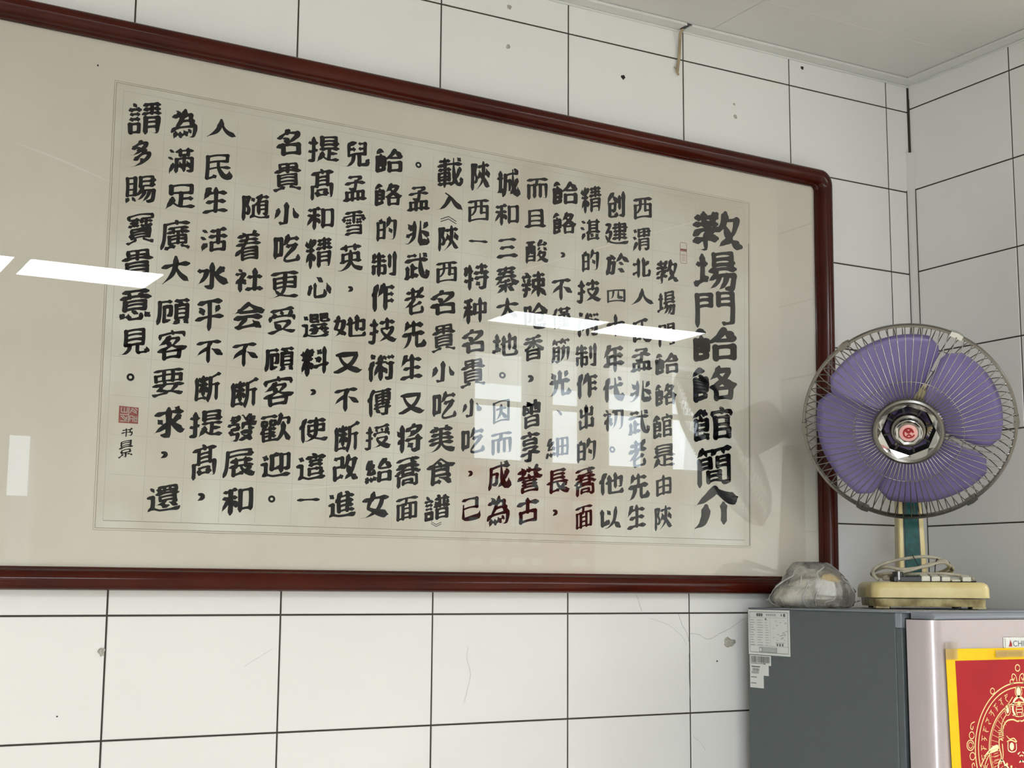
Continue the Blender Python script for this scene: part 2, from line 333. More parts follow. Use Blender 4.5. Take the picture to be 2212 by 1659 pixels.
w = mb(BUILD); w.box((-6, -12.2, -0.1), (9, -12, 2.4)); w.box((-6, -12.0, -0.2), (9, -4.9, -0.1)); struct(w.build('street_outside'))
t = thing('menu_board', 'red menu board mirrored low in the picture glass', 'menu board', (0.86, -3.315, Z0 - 1.10))
w = mb(REDB); w.box((-0.36, -0.004, 0.0), (0.36, 0.008, 0.50)); w.build('board', t)
q = random.Random(5)
for i in range(5):
    for j in range(6):
        if q.random() < 0.8: w = mb(CURT); w.box((-0.32 + j * 0.11, 0.0082, 0.05 + i * 0.09), (-0.32 + j * 0.11 + q.uniform(0.04, 0.08), 0.0088, 0.05 + i * 0.09 + 0.035)); w.build('printed_mark', t)
t = thing('calendar', 'white hanging calendar sheet mirrored beside the large title characters', 'calendar', (1.66, -3.315, Z0 - 1.06))
w = mb(CURT); w.loft([[(-0.16 + 0.32 * i / 12, 0.001 + 0.010 * math.sin(i * 1.3) * (1 - j), 0.0 + (0.36 - 0.0) * j - (0.018 * math.sin(i * 0.9 + 2) if j == 0 else 0)) for i in range(13)] for j in (0, 1)], False, False, False); w.build('sheet', t)
w = mb(PENCIL)
for k in range(3): w.box((-0.13, 0.013, 0.09 + 0.09 * k), (0.13, 0.0135, 0.095 + 0.09 * k))
w.build('ruling', t)
# ceiling light panels (the bright strips mirrored in the glass)
def light_panel(x0, x1, y0, y1, label, led):
    t = thing('ceiling_light', label, 'ceiling light', ((x0 + x1) / 2, (y0 + y1) / 2, zc), 0, 'ceiling light panels')
    a, c = (x1 - x0) / 2, (y1 - y0) / 2
    f = mb(ALU)
    for q in (((-a, -c, -0.006), (a, -c + 0.008, -0.0004)), ((-a, c - 0.008, -0.006), (a, c, -0.0004)), ((-a, -c + 0.008, -0.006), (-a + 0.008, c - 0.008, -0.0004)), ((a - 0.008, -c + 0.008, -0.006), (a, c - 0.008, -0.0004))): f.box(*q)
    f.build('frame', t)
    d = mb(led); d.box((-a + 0.008, -c + 0.008, -0.004), (a - 0.008, c - 0.008, -0.0008)); d.build('diffuser', t)
for x0, x1, y0, y1, lb in PANELS: light_panel(x0, x1, y0, y1, lb, LED_DIM if x0 > 0 else LED)

# wall blemishes
def blob(x, z, rx, rz, m, h=0.003, seed=0, name='mortar_lump'):
    q = random.Random(seed); b = mb(m); n = 14; rad = [q.uniform(0.65, 1.15) for _ in range(n)]
    b.loft([[(x + rx * s * rad[k] * math.cos(2 * PI * k / n), -hh, Z0 + z + rz * s * rad[k] * math.sin(2 * PI * k / n)) for k in range(n)] for s, hh in ((1, 0.0), (0.85, h * 0.7), (0.45, h * q.uniform(0.8, 1.2)))], False, True)
    return b.build(name, WB, smooth=True)
blob(-1.8725, -1.2562, 0.0065, 0.0080, MORTAR, 0.004, 1); blob(-0.572, -1.2588, 0.0155, 0.0115, MORTAR, 0.005, 2)
for i, (x, z, r) in enumerate(((-1.1137, -0.0605, 0.0052), (-1.1122, 0.0249, 0.0060), (-0.5327, -0.1058, 0.0060), (-0.5347, -0.0772, 0.0036))): blob(x, z, r, r, MORTAR, 0.0008, 5 + i, 'plaster_fleck')
for i, (x, z, r) in enumerate(((-0.833, -0.0716, 0.0055), (-0.3334, 0.0461, 0.0050), (-0.6043, -1.2964, 0.0022), (-1.9386, -1.3577, 0.0018))): blob(x, z, r, r, HOLE, 0.0004, 20 + i, 'drill_hole')
rk = random.Random(9)
for pts, wd in (([(-0.806, -1.1611), (-0.800, -1.177), (-0.7933, -1.1963)], 0.0010), ([(-0.7024, -1.1991), (-0.6924, -1.2224), (-0.6815, -1.2386), (-0.6764, -1.2618), (-0.6771, -1.3116), (-0.6750, -1.3683)], 0.0011),
            ([(-0.6747, -1.2386), (-0.65, -1.2418), (-0.6251, -1.251), (-0.5904, -1.2377), (-0.5676, -1.2283), (-0.532, -1.2102)], 0.0010), ([(-0.7739, -1.2077), (-0.7302, -1.2203), (-0.6994, -1.2402), (-0.6818, -1.2617)], 0.0006),
            ([(-1.1913, -1.2577), (-1.1936, -1.2804), (-1.1851, -1.3065), (-1.1921, -1.3387), (-1.1974, -1.3611)], 0.0006), ([(-0.6683, -1.4459), (-0.6489, -1.4609), (-0.6379, -1.4755)], 0.0006), ([(-1.628, -1.2850), (-1.600, -1.2690), (-1.578, -1.2560)], 0.0006)):
    P = catmull([(x, z, 0) for x, z in pts], 6); P = [Vector((p.x + rk.uniform(-.0005, .0005), p.y + rk.uniform(-.0005, .0005))) for p in P]
    vs, fs = ribbon(P, [wd * rk.uniform(0.6, 1.1) for _ in P]); b = mb(CRACK); b.add([(p.x, -0.0004, Z0 + p.y) for p in vs], fs); b.build('hairline_crack', WB)
# old flat strap hanging out of the ceiling edge
t = thing('strap', 'short beige strap hanging from the ceiling edge down the wall tiles', 'strap', (-0.692, 0, Z0))
P = catmull([(-0.0015 + 0.006, -0.020, 0.060), (0.0025, -0.012, 0.052), (0.0042, -0.0065, 0.028), (0.0032, -0.0055, 0.004), (0.0002, -0.0050, -0.018), (-0.0020, -0.0045, -0.036)], 6)
b = mb(STRAP); b.loft([[p + Vector(q) for q in ((-0.0034, -0.0012, 0), (0.0034, -0.0012, 0), (0.0034, 0.0012, 0), (-0.0034, 0.0012, 0))] for p in P]); b.build('strap_band', t, bevel=0.0006)
b = mb(STRAP); b.tube(catmull([(-0.002, -0.0045, -0.034), (-0.0075, -0.0045, -0.026), (-0.0105, -0.004, -0.0245)], 4), 0.0012, 6); b.tube([(-0.002, -0.0045, -0.034), (0.002, -0.0045, -0.041)], 0.0022, 6); b.build('frayed_end', t)

# ---------------------------------------------------------------- framed calligraphy
PIC = thing('framed_calligraphy', 'huge red-brown wooden frame with black Chinese calligraphy behind glass', 'framed picture', (-1.2, 0, Z0 - 1.16))
PO = Vector((1.2, 0, 1.16))               # from wall coordinates (x, y, height below the top joint) into the picture's own
def pic(x, y, z): return (x + PO.x, y, z + PO.z)
INN = [(-2.105, -0.2142), (-0.3170, -0.2385), (-0.3285, -1.1205), (-2.098, -1.1178)]   # sight edge: TL TR BR BL
prof = [(0.0, -0.0120), (0.0, -0.0205), (0.0016, -0.0225), (0.0036, -0.0225), (0.0044, -0.0265), (0.0080, -0.0335), (0.0135, -0.0385), (0.0200, -0.0405), (0.0260, -0.0400), (0.0318, -0.0375), (0.0356, -0.0335), (0.0376, -0.0280), (0.0380, -0.0200), (0.0380, -0.0010)]
def rounded(quad, r, n=7):
    out = []
    for i in range(4):
        p = Vector(quad[i]); a = (Vector(quad[i - 1]) - p).normalized(); c = (Vector(quad[(i + 1) % 4]) - p).normalized()
        for k in range(n + 1):
            th = k / n * PI / 2
            out.append(p + a * r * (1 - math.sin(th)) + c * r * (1 - math.cos(th)))
    return out
def offset_quad(q, d):
    s = ((-1, 1), (1, 1), (1, -1), (-1, -1)); return [(x + d * sx, z + d * sz) for (x, z), (sx, sz) in zip(q, s)]
rings = []
for d, y in prof: rings.append([pic(p.x, y, p.y) for p in rounded(offset_quad(INN, d), 0.010 + d * 0.62)])
rings.append([pic(p.x, -0.0010, p.y) for p in rounded(offset_quad(INN, 0.0), 0.010)]); rings.append(rings[0])
b = mb(WOOD); b.loft(rings, False, False); b.build('frame', PIC, smooth=True, ang=50)
q = offset_quad(INN, 0.004)
b = mb(WOOD); b.box(pic(-2.12, -0.0012, -1.13), pic(-0.31, -0.0050, -0.215)); b.build('backing_board', PIC)
b = mb(MOUNT); b.add([pic(x, y, z) for y in (-0.0095, -0.0052) for x, z in q], [(0, 1, 2, 3), (7, 6, 5, 4), (0, 4, 5, 1), (1, 5, 6, 2), (2, 6, 7, 3), (3, 7, 4, 0)]); b.build('mount', PIC)
b = mb(GLASS); b.add([pic(x, y, z) for y in (-0.0150, -0.0125) for x, z in q], [(0, 1, 2, 3), (7, 6, 5, 4), (0, 4, 5, 1), (1, 5, 6, 2), (2, 6, 7, 3), (3, 7, 4, 0)]); b.build('glass', PIC)
PAP = [(-1.8954, -0.2869), (-0.5072, -0.3042), (-0.5214, -1.0573), (-1.8954, -1.0538)]
def flatquad(bb, pts, y): bb.add([pic(x, y, z) for x, z in pts], [(0, 1, 2, 3)])
b = mb(PAPER); b.add([pic(x, y, z) for y in (-0.0102, -0.0095) for x, z in PAP], [(0, 1, 2, 3), (0, 4, 5, 1), (1, 5, 6, 2), (2, 6, 7, 3), (3, 7, 4, 0)]); PAPO = b.build('paper', PIC)
def line(bb, p, q2, w, y):
    P = [Vector(p), Vector(q2)]; n = (P[1] - P[0]).normalized(); n = Vector((-n.y, n.x)) * w / 2
    bb.add([pic(v.x, y, v.y) for v in (P[0] + n, P[0] - n, P[1] - n, P[1] + n)], [(0, 1, 2, 3)])
b = mb(EDGE)
for off, wd in ((0.0, 0.0009), (-0.0032, 0.0006)):
    Q = offset_quad(PAP, -off)
    for i in range(4): line(b, Q[i], Q[(i + 1) % 4], wd, -0.01035)
Q = offset_quad(PAP, -0.0125)
b.use(PENCIL)
for i in (0, 1, 3): line(b, Q[i], Q[(i + 1) % 4], 0.0008, -0.01035)
b.use(EDGE); line(b, Q[2], Q[3], 0.0010, -0.01035)
b.use(DEDGE); line(b, (-0.5092, -0.395), (-0.5212, -1.0560), 0.0017, -0.0104)
b.build('mount_edge', PIC)

# wording of every column, right to left; box of every character on the paper (tenths of a millimetre);
# brush strokes of every character as x, y pairs on a 63-unit square
COLTEXT = ['教場門餄餎館簡介', '教場門餄餎館是由陝', '西渭北人氏孟兆武老先生', '创建於四十年代初。他以', '精湛的技術制作出的蕎面', '餄餎，不僅筋光、細長，', '而且酸辣呛香，曾享誉古',
           '城和三秦大地。因而成為', '陝西一特种名貴小吃，已', '載入《陝西名貴小吃美食譜》', '。孟兆武老先生又将蕎面', '餄餎的制作技術傳授給女', '兒孟雪英，她又不断改進', '提髙和精心選料，使這一',
           '名貴小吃更受頋客歡迎。', '随着社会不断發展和', '人民生活水平不断提髙，', '為滿足廣大頋客要求，還', '請多賜寶貴意見。', '书景']
GLYPHS = '一三不且书享人介他代以会作使傳僅兆先光兒入出创初制北十又受古吃名呛和四因地城場多大女她孟客寶将小展已平年廣建心意成技授提改教料断於是景更曾歡武氏民水求活渭湛滿為特生由發的着社种秦筋簡精細給美老而英蕎術西要見誉請譜貴賜足載辣迎這進選還酸長門陝随雪面頋食餄餎館香髙'
BOXES = [
 [(6629,5257,3303,4264), (6612,5431,4185,5112), (6595,5495,5064,5970), (6650,5465,5885,6712), (6692,5483,6739,7594), (6690,5607,7621,8421), (6586,5655,8430,9389), (6672,5492,9316,10244)],
 [(7590,7010,4565,5121), (7568,7092,5231,5783), (7546,7115,5914,6486), (7638,7035,6569,7081), (7644,7087,7224,7741), (7707,7196,7864,8424), (7698,7146,8480,9037), (7640,7239,9148,9614), (7683,7233,9775,10313)],
 [(8164,7678,3279,3824), (8182,7713,3948,4513), (8192,7718,4609,5063), (8219,7653,5275,5656), (8195,7716,5894,6448), (8255,7708,6521,7074), (8287,7728,7215,7692), (8319,7776,7818,8388), (8337,7866,8426,9045), (8341,7788,9146,9716), (8358,7891,9786,10307)],
 [(8809,8354,3253,3870), (8869,8284,3919,4456), (8857,8274,4579,5101), (8831,8366,5339,5684), (8847,8384,5890,6361), (8927,8403,6536,7107), (8929,8392,7179,7747), (8931,8425,7845,8337), (8780,8637,8625,8761), (9033,8432,9150,9635), (9015,8507,9836,10294)],
 [(9471,8954,3235,3864), (9471,8985,3933,4440), (9443,9015,4588,5104), (9564,8968,5219,5767), (9564,9019,5903,6460), (9597,9077,6537,7078), (9564,9059,7167,7721), (9520,9137,7818,8352), (9564,9096,8482,9012), (9624,9097,9061,9693), (9597,9188,9818,10334)],
 [(10146,9536,3238,3785), (10144,9570,3890,4404), (9956,9836,4745,4862), (10159,9668,5269,5744), (10152,9704,5849,6353), (10155,9723,6497,7044), (10224,9686,7153,7725), (10037,9900,7968,8074), (10284,9748,8487,8969), (10263,9720,9114,9654), (10126,10005,9949,10075)],
 [(10751,10248,3250,3769), (10793,10290,3909,4356), (10770,10233,4544,5085), (10865,10277,5202,5786), (10808,10239,5841,6386), (10820,10327,6486,7058), (10709,10567,7321,7471), (10822,10394,7786,8406), (10870,10408,8442,9053), (10927,10351,9065,9678), (10935,10429,9737,10275)],
 [(11432,10887,3165,3799), (11471,10918,3910,4384), (11425,10940,4593,5060), (11471,10909,5173,5759), (11426,10916,5823,6301), (11511,10919,6517,7001), (11349,11197,7312,7441), (11485,11102,7828,8349), (11517,11050,8463,8959), (11568,11050,9029,9645), (11594,11086,9720,10333)],
 [(12023,11583,3131,3768), (12084,11604,3894,4414), (12050,11625,4702,4838), (12154,11590,5192,5772), (12158,11627,5878,6442), (12177,11680,6519,7022), (12195,11652,7077,7711), (12147,11720,7879,8263), (12165,11646,8435,8942), (12012,11906,9269,9387), (12134,11720,9752,10234)],
 [(12757,12181,3146,3804), (12755,12195,3892,4255), (12663,12330,4312,4488), (12718,12266,4527,5079), (12752,12294,5229,5712), (12865,12320,5824,6339), (12817,12311,6461,7073), (12806,12320,7204,7636), (12788,12266,7780,8320), (12880,12291,8414,8982), (12888,12283,9060,9604), (12922,12382,9733,10273), (12776,12564,10262,10388)],
 [(13225,13094,3371,3493), (13388,12899,3833,4382), (13414,12888,4525,5029), (13420,12884,5139,5728), (13432,12985,5807,6390), (13460,12927,6481,7053), (13466,12999,7127,7650), (13485,12943,7843,8291), (13514,12975,8432,9017), (13544,13005,9049,9677), (13506,13049,9787,10286)],
 [(14067,13493,3188,3722), (14073,13493,3874,4376), (14018,13587,4531,5053), (14103,13574,5189,5726), (14083,13611,5828,6401), (14131,13548,6476,7027), (14127,13584,7164,7729), (14124,13636,7808,8385), (14158,13627,8473,9005), (14144,13594,9113,9622), (14202,13646,9744,10246)],
 [(14701,14174,3154,3701), (14704,14223,3824,4385), (14718,14228,4496,5024), (14766,14268,5140,5715), (14568,14456,5968,6079), (14831,14174,6487,6969), (14805,14234,7178,7625), (14780,14293,7848,8311), (14762,14259,8465,9062), (14778,14275,9082,9607), (14841,14303,9751,10267)],
 [(15420,14795,3145,3729), (15351,14894,3806,4450), (15401,14865,4535,4999), (15424,14885,5099,5738), (15356,14884,5865,6274), (15450,14890,6509,7019), (15454,14897,7137,7728), (15252,15132,7944,8058), (15440,14882,8445,8938), (15475,14907,9099,9617), (15441,15005,9879,10007)],
 [(16034,15546,3165,3699), (16068,15531,3774,4399), (16030,15550,4548,4997), (16033,15506,5137,5672), (16082,15527,5799,6366), (16084,15563,6462,7027), (16124,15574,7198,7704), (16135,15556,7751,8331), (16169,15591,8409,8973), (16142,15578,9103,9585), (15979,15844,9891,10019)],
 [(16649,16121,4464,5008), (16740,16263,5142,5749), (16722,16195,5838,6316), (16751,16143,6469,7001), (16726,16250,7189,7644), (16731,16220,7810,8385), (16763,16222,8459,8981), (16821,16231,9072,9625), (16812,16247,9757,10270)],
 [(17331,16791,3197,3568), (17340,16827,3822,4362), (17359,16898,4462,4981), (17373,16882,5166,5661), (17407,16833,5832,6324), (17415,16898,6460,7067), (17372,16892,7202,7633), (17377,16906,7771,8321), (17437,16851,8425,8966), (17373,16931,9053,9691), (17252,17118,9897,10035)],
 [(17981,17503,3127,3705), (18007,17542,3824,4352), (18014,17492,4466,4988), (18078,17555,5144,5730), (18042,17535,5794,6331), (18092,17516,6518,7051), (18050,17533,7101,7659), (18111,17556,7755,8309), (18058,17512,8416,8986), (17922,17790,9215,9334), (18119,17538,9756,10270)],
 [(18738,18151,3088,3762), (18667,18298,3821,4341), (18726,18189,4422,4986), (18671,18194,5086,5722), (18737,18177,5729,6378), (18726,18184,6428,7027), (18692,18180,7115,7623), (18552,18418,7921,8054)],
 [(18598,18404,8844,9009), (18631,18387,9045,9374)]]
STROKES = [
 [(3,5,4,58,4)],
 [(3,13,28,49,28), (3,5,4,58,4), (3,8,50,54,50)],
 [(3,6,54,57,54), (2,31,41,4,21), (2,35,54,31,43,31,5), (3,39,38,60,22)],
 [(0,48,54,49,5), (0,15,53,48,54), (0,15,53,15,5), (0,15,21,48,21), (0,15,37,48,37), (3,4,4,58,4)],
 [(3,27,58,27,4), (2,56,30,56,21,54,13,50,10,44,10,36,14), (1,4,30,56,30), (3,48,56,56,50), (0,47,47,47,30), (1,9,47,47,47)],
 [(3,4,16,56,16), (1,26,60,30,58), (0,30,58,30,53), (3,10,28,51,27), (1,48,44,47,36), (0,13,37,47,36), (0,13,45,13,37), (2,13,45,48,44), (1,17,5,20,4,29,4), (0,30,20,29,4), (0,43,27,42,24,30,20), (3,5,53,55,53)],
 [(2,31,41,34,39,38,27,46,15,61,4), (3,31,57,31,42,28,39,26,29,19,17,4,4)],
 [(2,32,54,18,43,4,35), (2,32,54,46,42,55,37,63,38), (3,43,32,43,4), (3,20,32,19,21,17,14,13,8,5,4)],
 [(2,12,40,8,38,5,31), (2,56,45,55,23,54,21,51,20,44,24), (1,21,32,27,34,29,36,41,39,44,42,56,45), (1,28,51,29,7), (2,29,7,34,5,54,5,57,7,58,12), (3,21,58,18,56,13,42,13,4), (3,42,57,42,18)],
 [(2,15,40,10,38,5,32,5,30), (3,21,56,15,41,15,5), (1,37,55,40,26,44,13,48,8,54,5), (1,58,16,57,8,54,5), (3,22,37,24,36,57,40), (3,48,55,53,50)],
 [(1,27,25,25,22,9,16), (2,42,21,59,3), (3,48,58,46,39,42,22,32,11,23,6,17,7), (3,23,54,31,43), (1,8,56,9,16)],
 [(2,32,56,15,42,7,38,2,39), (2,32,56,48,43,56,39,63,40), (3,7,26,56,26), (0,26,26,25,22,16,11,14,8), (3,41,19,54,5), (1,9,8,19,7,48,10), (0,15,43,18,39,45,39,48,43)],
 [(3,19,57,13,42,13,5), (2,39,34,57,34), (2,32,48,59,48), (2,39,20,58,20), (2,39,47,39,4), (2,13,41,9,39,5,33), (3,35,57,32,49,21,33)],
 [(3,40,57,40,28,39,19,36,13,31,9,22,5,17,6), (3,19,57,13,43,14,4), (3,23,22,33,14,42,9,56,5,63,7), (3,23,50,58,50), (2,13,41,9,39,5,33), (0,25,40,39,40), (0,25,40,25,27), (0,25,27,56,27), (0,56,40,56,27), (0,39,40,56,40)],
 [(2,12,40,8,38,5,32), (0,40,52,40,26), (0,51,32,55,33), (0,55,46,55,33), (0,25,45,55,46), (0,25,45,26,32), (0,26,32,51,32), (3,21,18,58,18), (2,18,55,12,42,13,4), (2,18,55,22,53,58,53), (2,29,18,29,13,33,9), (1,22,25,54,26), (1,38,6,41,4,49,5), (0,50,25,49,5), (0,26,39,55,39), (0,51,32,54,26)],
 [(2,12,40,8,38,5,31), (1,50,57,50,45), (0,32,45,41,44,50,45), (1,32,57,32,45), (3,26,13,55,13), (3,19,56,13,42,13,4), (3,25,21,57,21), (3,22,5,59,5), (3,23,52,59,52), (0,41,43,41,5), (0,41,28,55,28), (0,55,37,55,28), (0,26,37,55,37), (0,26,37,27,28), (0,27,28,41,28)],
 [(3,38,58,38,8,41,6,55,6,58,9,58,12,54,18), (3,54,53,47,42,44,40), (1,5,23,23,29), (3,23,58,23,30,21,19,13,9,7,5,1,7), (2,38,32,43,32,61,20), (3,8,53,15,43,14,40)],
 [(1,57,14,57,8,54,6,41,6), (0,39,31,39,11,41,6), (2,22,31,21,22,17,13,12,8,6,5,1,6), (1,31,58,31,31), (3,5,31,56,31), (2,15,49,52,49), (3,16,58,15,50,9,40)],
 [(2,23,34,22,24,19,15,13,8,6,5,1,6), (1,57,16,58,10,56,5), (0,41,5,56,5), (0,40,34,40,9,41,5), (3,6,34,58,34), (3,52,55,46,43), (3,10,56,12,54,18,43), (1,32,58,32,34)],
 [(2,24,29,23,20,20,13,13,7,7,5,1,6), (0,37,29,38,6), (1,60,15,58,13,57,7,55,5,38,6), (1,36,55,51,54), (0,51,54,51,30), (0,12,29,51,30), (1,28,58,25,58,13,55,12,53,12,29), (1,37,43,51,43), (2,12,43,26,43)],
 [(2,31,41,21,19,13,10,7,6,1,6), (3,21,56,30,47,31,42,35,39,45,20,57,7,60,0)],
 [(1,27,58,27,8), (1,7,52,8,35), (0,8,35,47,35), (1,48,52,47,35), (1,50,26,50,8), (1,4,26,5,8), (0,5,8,50,8)],
 [(3,44,51,44,20), (3,57,58,57,7,54,4,45,5), (1,34,14,35,10,32,5), (0,12,8,16,5,32,5), (0,12,35,12,8), (0,12,35,30,35), (0,30,35,29,21), (1,20,20,24,18,29,21), (2,21,55,38,37), (3,24,60,5,37)],
 [(2,15,30,11,29,5,21), (1,5,48,21,47), (2,21,47,15,32,15,5), (3,12,59,16,53), (2,56,53,55,21,53,9,49,5,42,5,37,9), (1,29,53,56,53), (2,39,53,38,36,36,22,32,13,25,5), (0,15,30,20,29), (2,20,29,24,23,24,19), (1,25,35,20,29)],
 [(1,27,10,30,9,34,10), (0,34,27,34,10), (0,8,27,34,27), (2,8,27,7,9), (3,4,39,36,39), (3,57,58,57,7,55,5,52,5,46,6), (3,20,59,20,4), (2,9,50,33,50), (3,45,53,45,22), (3,10,57,9,51,6,44,3,43)],
 [(1,38,55,39,7), (0,39,7,44,5,56,6), (1,57,20,58,13,56,6), (1,5,13,22,18), (1,55,44,43,36,38,35), (3,22,55,22,4), (1,6,41,22,41)],
 [(3,30,58,30,5), (3,4,35,57,35)],
 [(2,13,52,19,35,29,21,44,10,56,5,63,7), (3,8,53,50,53,50,51,44,34,33,20,12,7,6,5,4,6)],
 [(0,45,28,44,23,33,12), (0,16,28,45,28), (0,16,28,17,24,28,12), (3,3,6,8,5,16,7,29,12,33,12,38,9,50,5,55,5,57,6), (3,7,54,48,58,53,57), (2,55,40,56,32), (0,6,40,55,40), (2,6,40,5,32), (1,51,51,47,46,45,40), (1,11,50,14,46,14,40), (3,29,51,31,45)],
 [(1,30,58,30,29), (0,50,28,50,8), (0,12,28,50,28), (0,12,28,12,8), (3,4,47,57,47), (0,12,8,50,8)],
 [(0,48,35,47,31,27,13,26,7), (2,26,7,33,4,54,5,57,8,57,13), (0,4,19,17,20), (0,17,52,17,20), (0,4,53,17,52), (2,4,53,4,14), (3,33,58,31,50,25,41,20,38), (3,30,35,54,36), (2,31,49,56,49)],
 [(0,48,52,47,47,40,40,32,34,28,33), (1,5,43,9,43,23,53,48,52), (0,18,7,51,7), (1,5,23,23,27,50,26), (0,50,26,51,7), (1,28,59,25,57,24,53), (0,17,26,18,7), (1,17,41,20,41,28,33), (0,28,33,25,27)],
 [(0,4,18,16,18), (0,16,51,16,18), (0,4,51,16,51), (2,4,51,4,13), (2,28,35,28,8,32,4,50,4,54,8,52,18), (0,28,35,48,35), (0,48,35,47,20), (1,36,20,39,18,43,18,47,20), (2,39,56,51,42,56,39,62,40), (0,39,56,23,39,17,39)],
 [(2,19,55,19,4), (2,19,33,24,30,29,23,29,21), (2,19,33,14,32,5,15,4,9), (3,6,40,30,40), (3,7,54,17,55,26,58,30,57), (2,37,53,37,7), (0,37,53,56,53), (2,56,53,56,8), (0,37,12,56,12)],
 [(2,39,57,39,28,42,26,56,26), (0,5,10,58,10), (2,23,57,21,34,17,26,10,20), (2,5,57,5,5), (0,5,57,58,57), (2,58,57,58,5)],
 [(0,55,59,55,7), (0,4,58,55,59), (0,4,58,5,7), (3,13,40,47,40), (0,5,7,55,7), (2,29,32,32,31,49,12), (3,30,51,29,33,25,25,19,18,15,15,10,17)],
 [(3,4,14,21,20), (2,55,44,55,21,54,20,50,19), (1,23,32,28,33,31,36,41,38,43,41,55,44), (2,30,6,35,4,54,4,58,9,57,14), (1,29,50,29,13,30,6), (1,13,56,13,18), (3,42,56,42,17), (3,5,41,20,41)],
 [(1,56,37,51,23,48,21), (2,48,15,36,6), (0,25,36,37,36), (2,37,36,36,16,35,15,26,17), (3,44,58,45,33,48,16,51,8,55,5,58,7,59,10,57,21), (1,12,57,12,17), (0,25,48,55,49), (2,25,48,24,20,19,5), (3,5,14,18,19), (1,50,58,55,54), (0,55,54,55,49), (3,5,43,17,43)],
 [(3,23,33,59,33), (2,32,32,30,25,20,18), (1,13,58,13,22), (0,30,24,57,23), (0,57,23,55,9,54,5), (1,46,5,54,5), (0,29,49,54,49), (3,6,45,19,45), (3,3,18,5,17,20,24), (2,47,24,43,12,34,3), (2,37,24,33,15,26,9,21,7), (0,54,57,54,49), (0,29,57,54,57), (0,29,57,29,41), (0,29,41,54,40), (0,54,49,54,40)],
 [(2,52,30,52,26,46,19,34,12,18,7,2,5), (1,12,20,16,21,34,31,52,30), (1,6,45,8,45,24,54,43,53), (2,43,53,42,49,38,45,25,37,10,31,6,30,0,33), (1,27,20,30,19,35,14), (1,17,44,21,44,26,38), (1,29,59,26,57,25,54), (1,42,38,36,35,35,31)],
 [(3,2,40,61,44), (3,31,63,31,43,23,20,3,1), (2,31,41,42,20,62,1)],
 [(2,44,42,42,32,34,18,19,9,8,6,1,7), (3,5,43,56,43), (2,16,25,58,4), (1,27,58,23,44,20,42,16,29,16,25)],
 [(2,7,26,15,20,16,17,22,12,23,6), (1,12,59,7,26), (1,50,22,53,21), (0,56,45,56,23,53,21), (1,27,36,43,41,46,43,56,45), (1,32,53,33,7), (2,33,7,36,5,54,5,57,8,58,13), (2,21,45,20,32,17,21,12,12,4,3), (1,5,46,21,45), (3,44,58,44,19)],
 [(1,15,56,45,55), (3,7,41,55,41), (3,4,4,59,4), (0,11,21,11,4), (0,11,21,52,21), (0,52,21,52,4), (1,19,30,23,28,31,28), (0,33,46,31,28), (0,45,55,44,52,33,46), (0,25,21,25,4), (0,39,21,39,4)],
 [(0,17,6,46,6), (2,7,52,7,45), (0,7,52,55,52), (2,55,52,56,45), (0,16,21,17,19,47,19), (3,27,48,19,39,6,33), (3,5,21,15,23,30,30,33,30,37,27,49,23,56,22,60,23), (0,44,42,43,39,34,30), (0,20,40,29,30), (0,24,43,44,42), (0,16,21,17,6), (0,48,23,46,6), (1,31,58,33,53)],
 [(0,13,18,49,18), (2,32,42,54,42), (0,13,23,49,23), (3,6,35,26,36), (3,33,37,34,35,51,35,52,37), (0,17,47,17,36), (0,32,45,32,42), (0,35,48,32,45), (2,39,10,40,9,53,4,57,5), (1,3,5,7,4,14,6,20,8,21,10), (0,42,47,42,35), (0,35,48,53,48,55,50,54,54), (0,6,54,54,54), (0,6,54,5,50), (2,5,50,9,47,26,47), (3,9,41,25,41), (0,12,23,13,12), (0,13,12,49,13), (0,13,29,48,29,49,28,49,13), (0,13,29,12,23)],
 [(3,24,27,58,27), (3,16,59,16,4), (2,16,27,12,26,6,20), (1,6,49,12,42,16,42), (3,30,21,36,13), (1,39,6,42,4,50,6), (1,50,35,50,6), (2,55,53,53,49,44,41,28,34,21,35), (1,25,47,39,54,55,53), (1,34,46,40,40), (1,42,59,39,55)],
 [(3,14,42,12,31,5,17), (1,32,56,31,7), (1,17,6,21,4,26,4,31,7), (3,48,41,59,14)],
 [(3,16,23,58,23), (2,12,55,10,22,5,6), (0,12,55,54,55), (0,54,55,54,45), (0,12,45,54,45), (1,45,40,45,23), (0,23,23,23,6), (2,37,23,39,17,46,10,57,5,63,7), (1,27,40,27,23), (2,23,6,37,9,39,11), (1,55,18,53,18,45,12), (3,18,34,56,34)],
 [(3,8,44,8,10,11,6,23,4,50,5,56,8,59,20), (0,49,56,49,33), (1,5,56,49,56), (0,8,33,49,33)],
 [(3,8,56,55,56), (3,4,27,59,27), (2,31,55,31,5), (3,50,47,44,36), (3,10,48,13,47,18,37)],
 [(2,15,36,53,36), (0,15,36,15,19), (2,34,50,34,4), (3,21,60,18,58,16,52,4,37), (2,16,51,54,51), (3,4,19,57,19)],
 [(2,11,53,10,23,5,6), (2,11,53,58,53), (3,13,5,31,9), (3,44,10,57,5,59,5), (3,16,36,58,36), (0,21,22,53,22), (3,18,44,56,44), (0,37,36,37,15), (0,45,44,45,36), (1,32,59,34,58,34,54), (0,28,44,28,36), (0,53,21,53,14), (0,21,14,53,14), (0,20,28,21,14), (0,20,28,52,29), (0,52,29,53,21)],
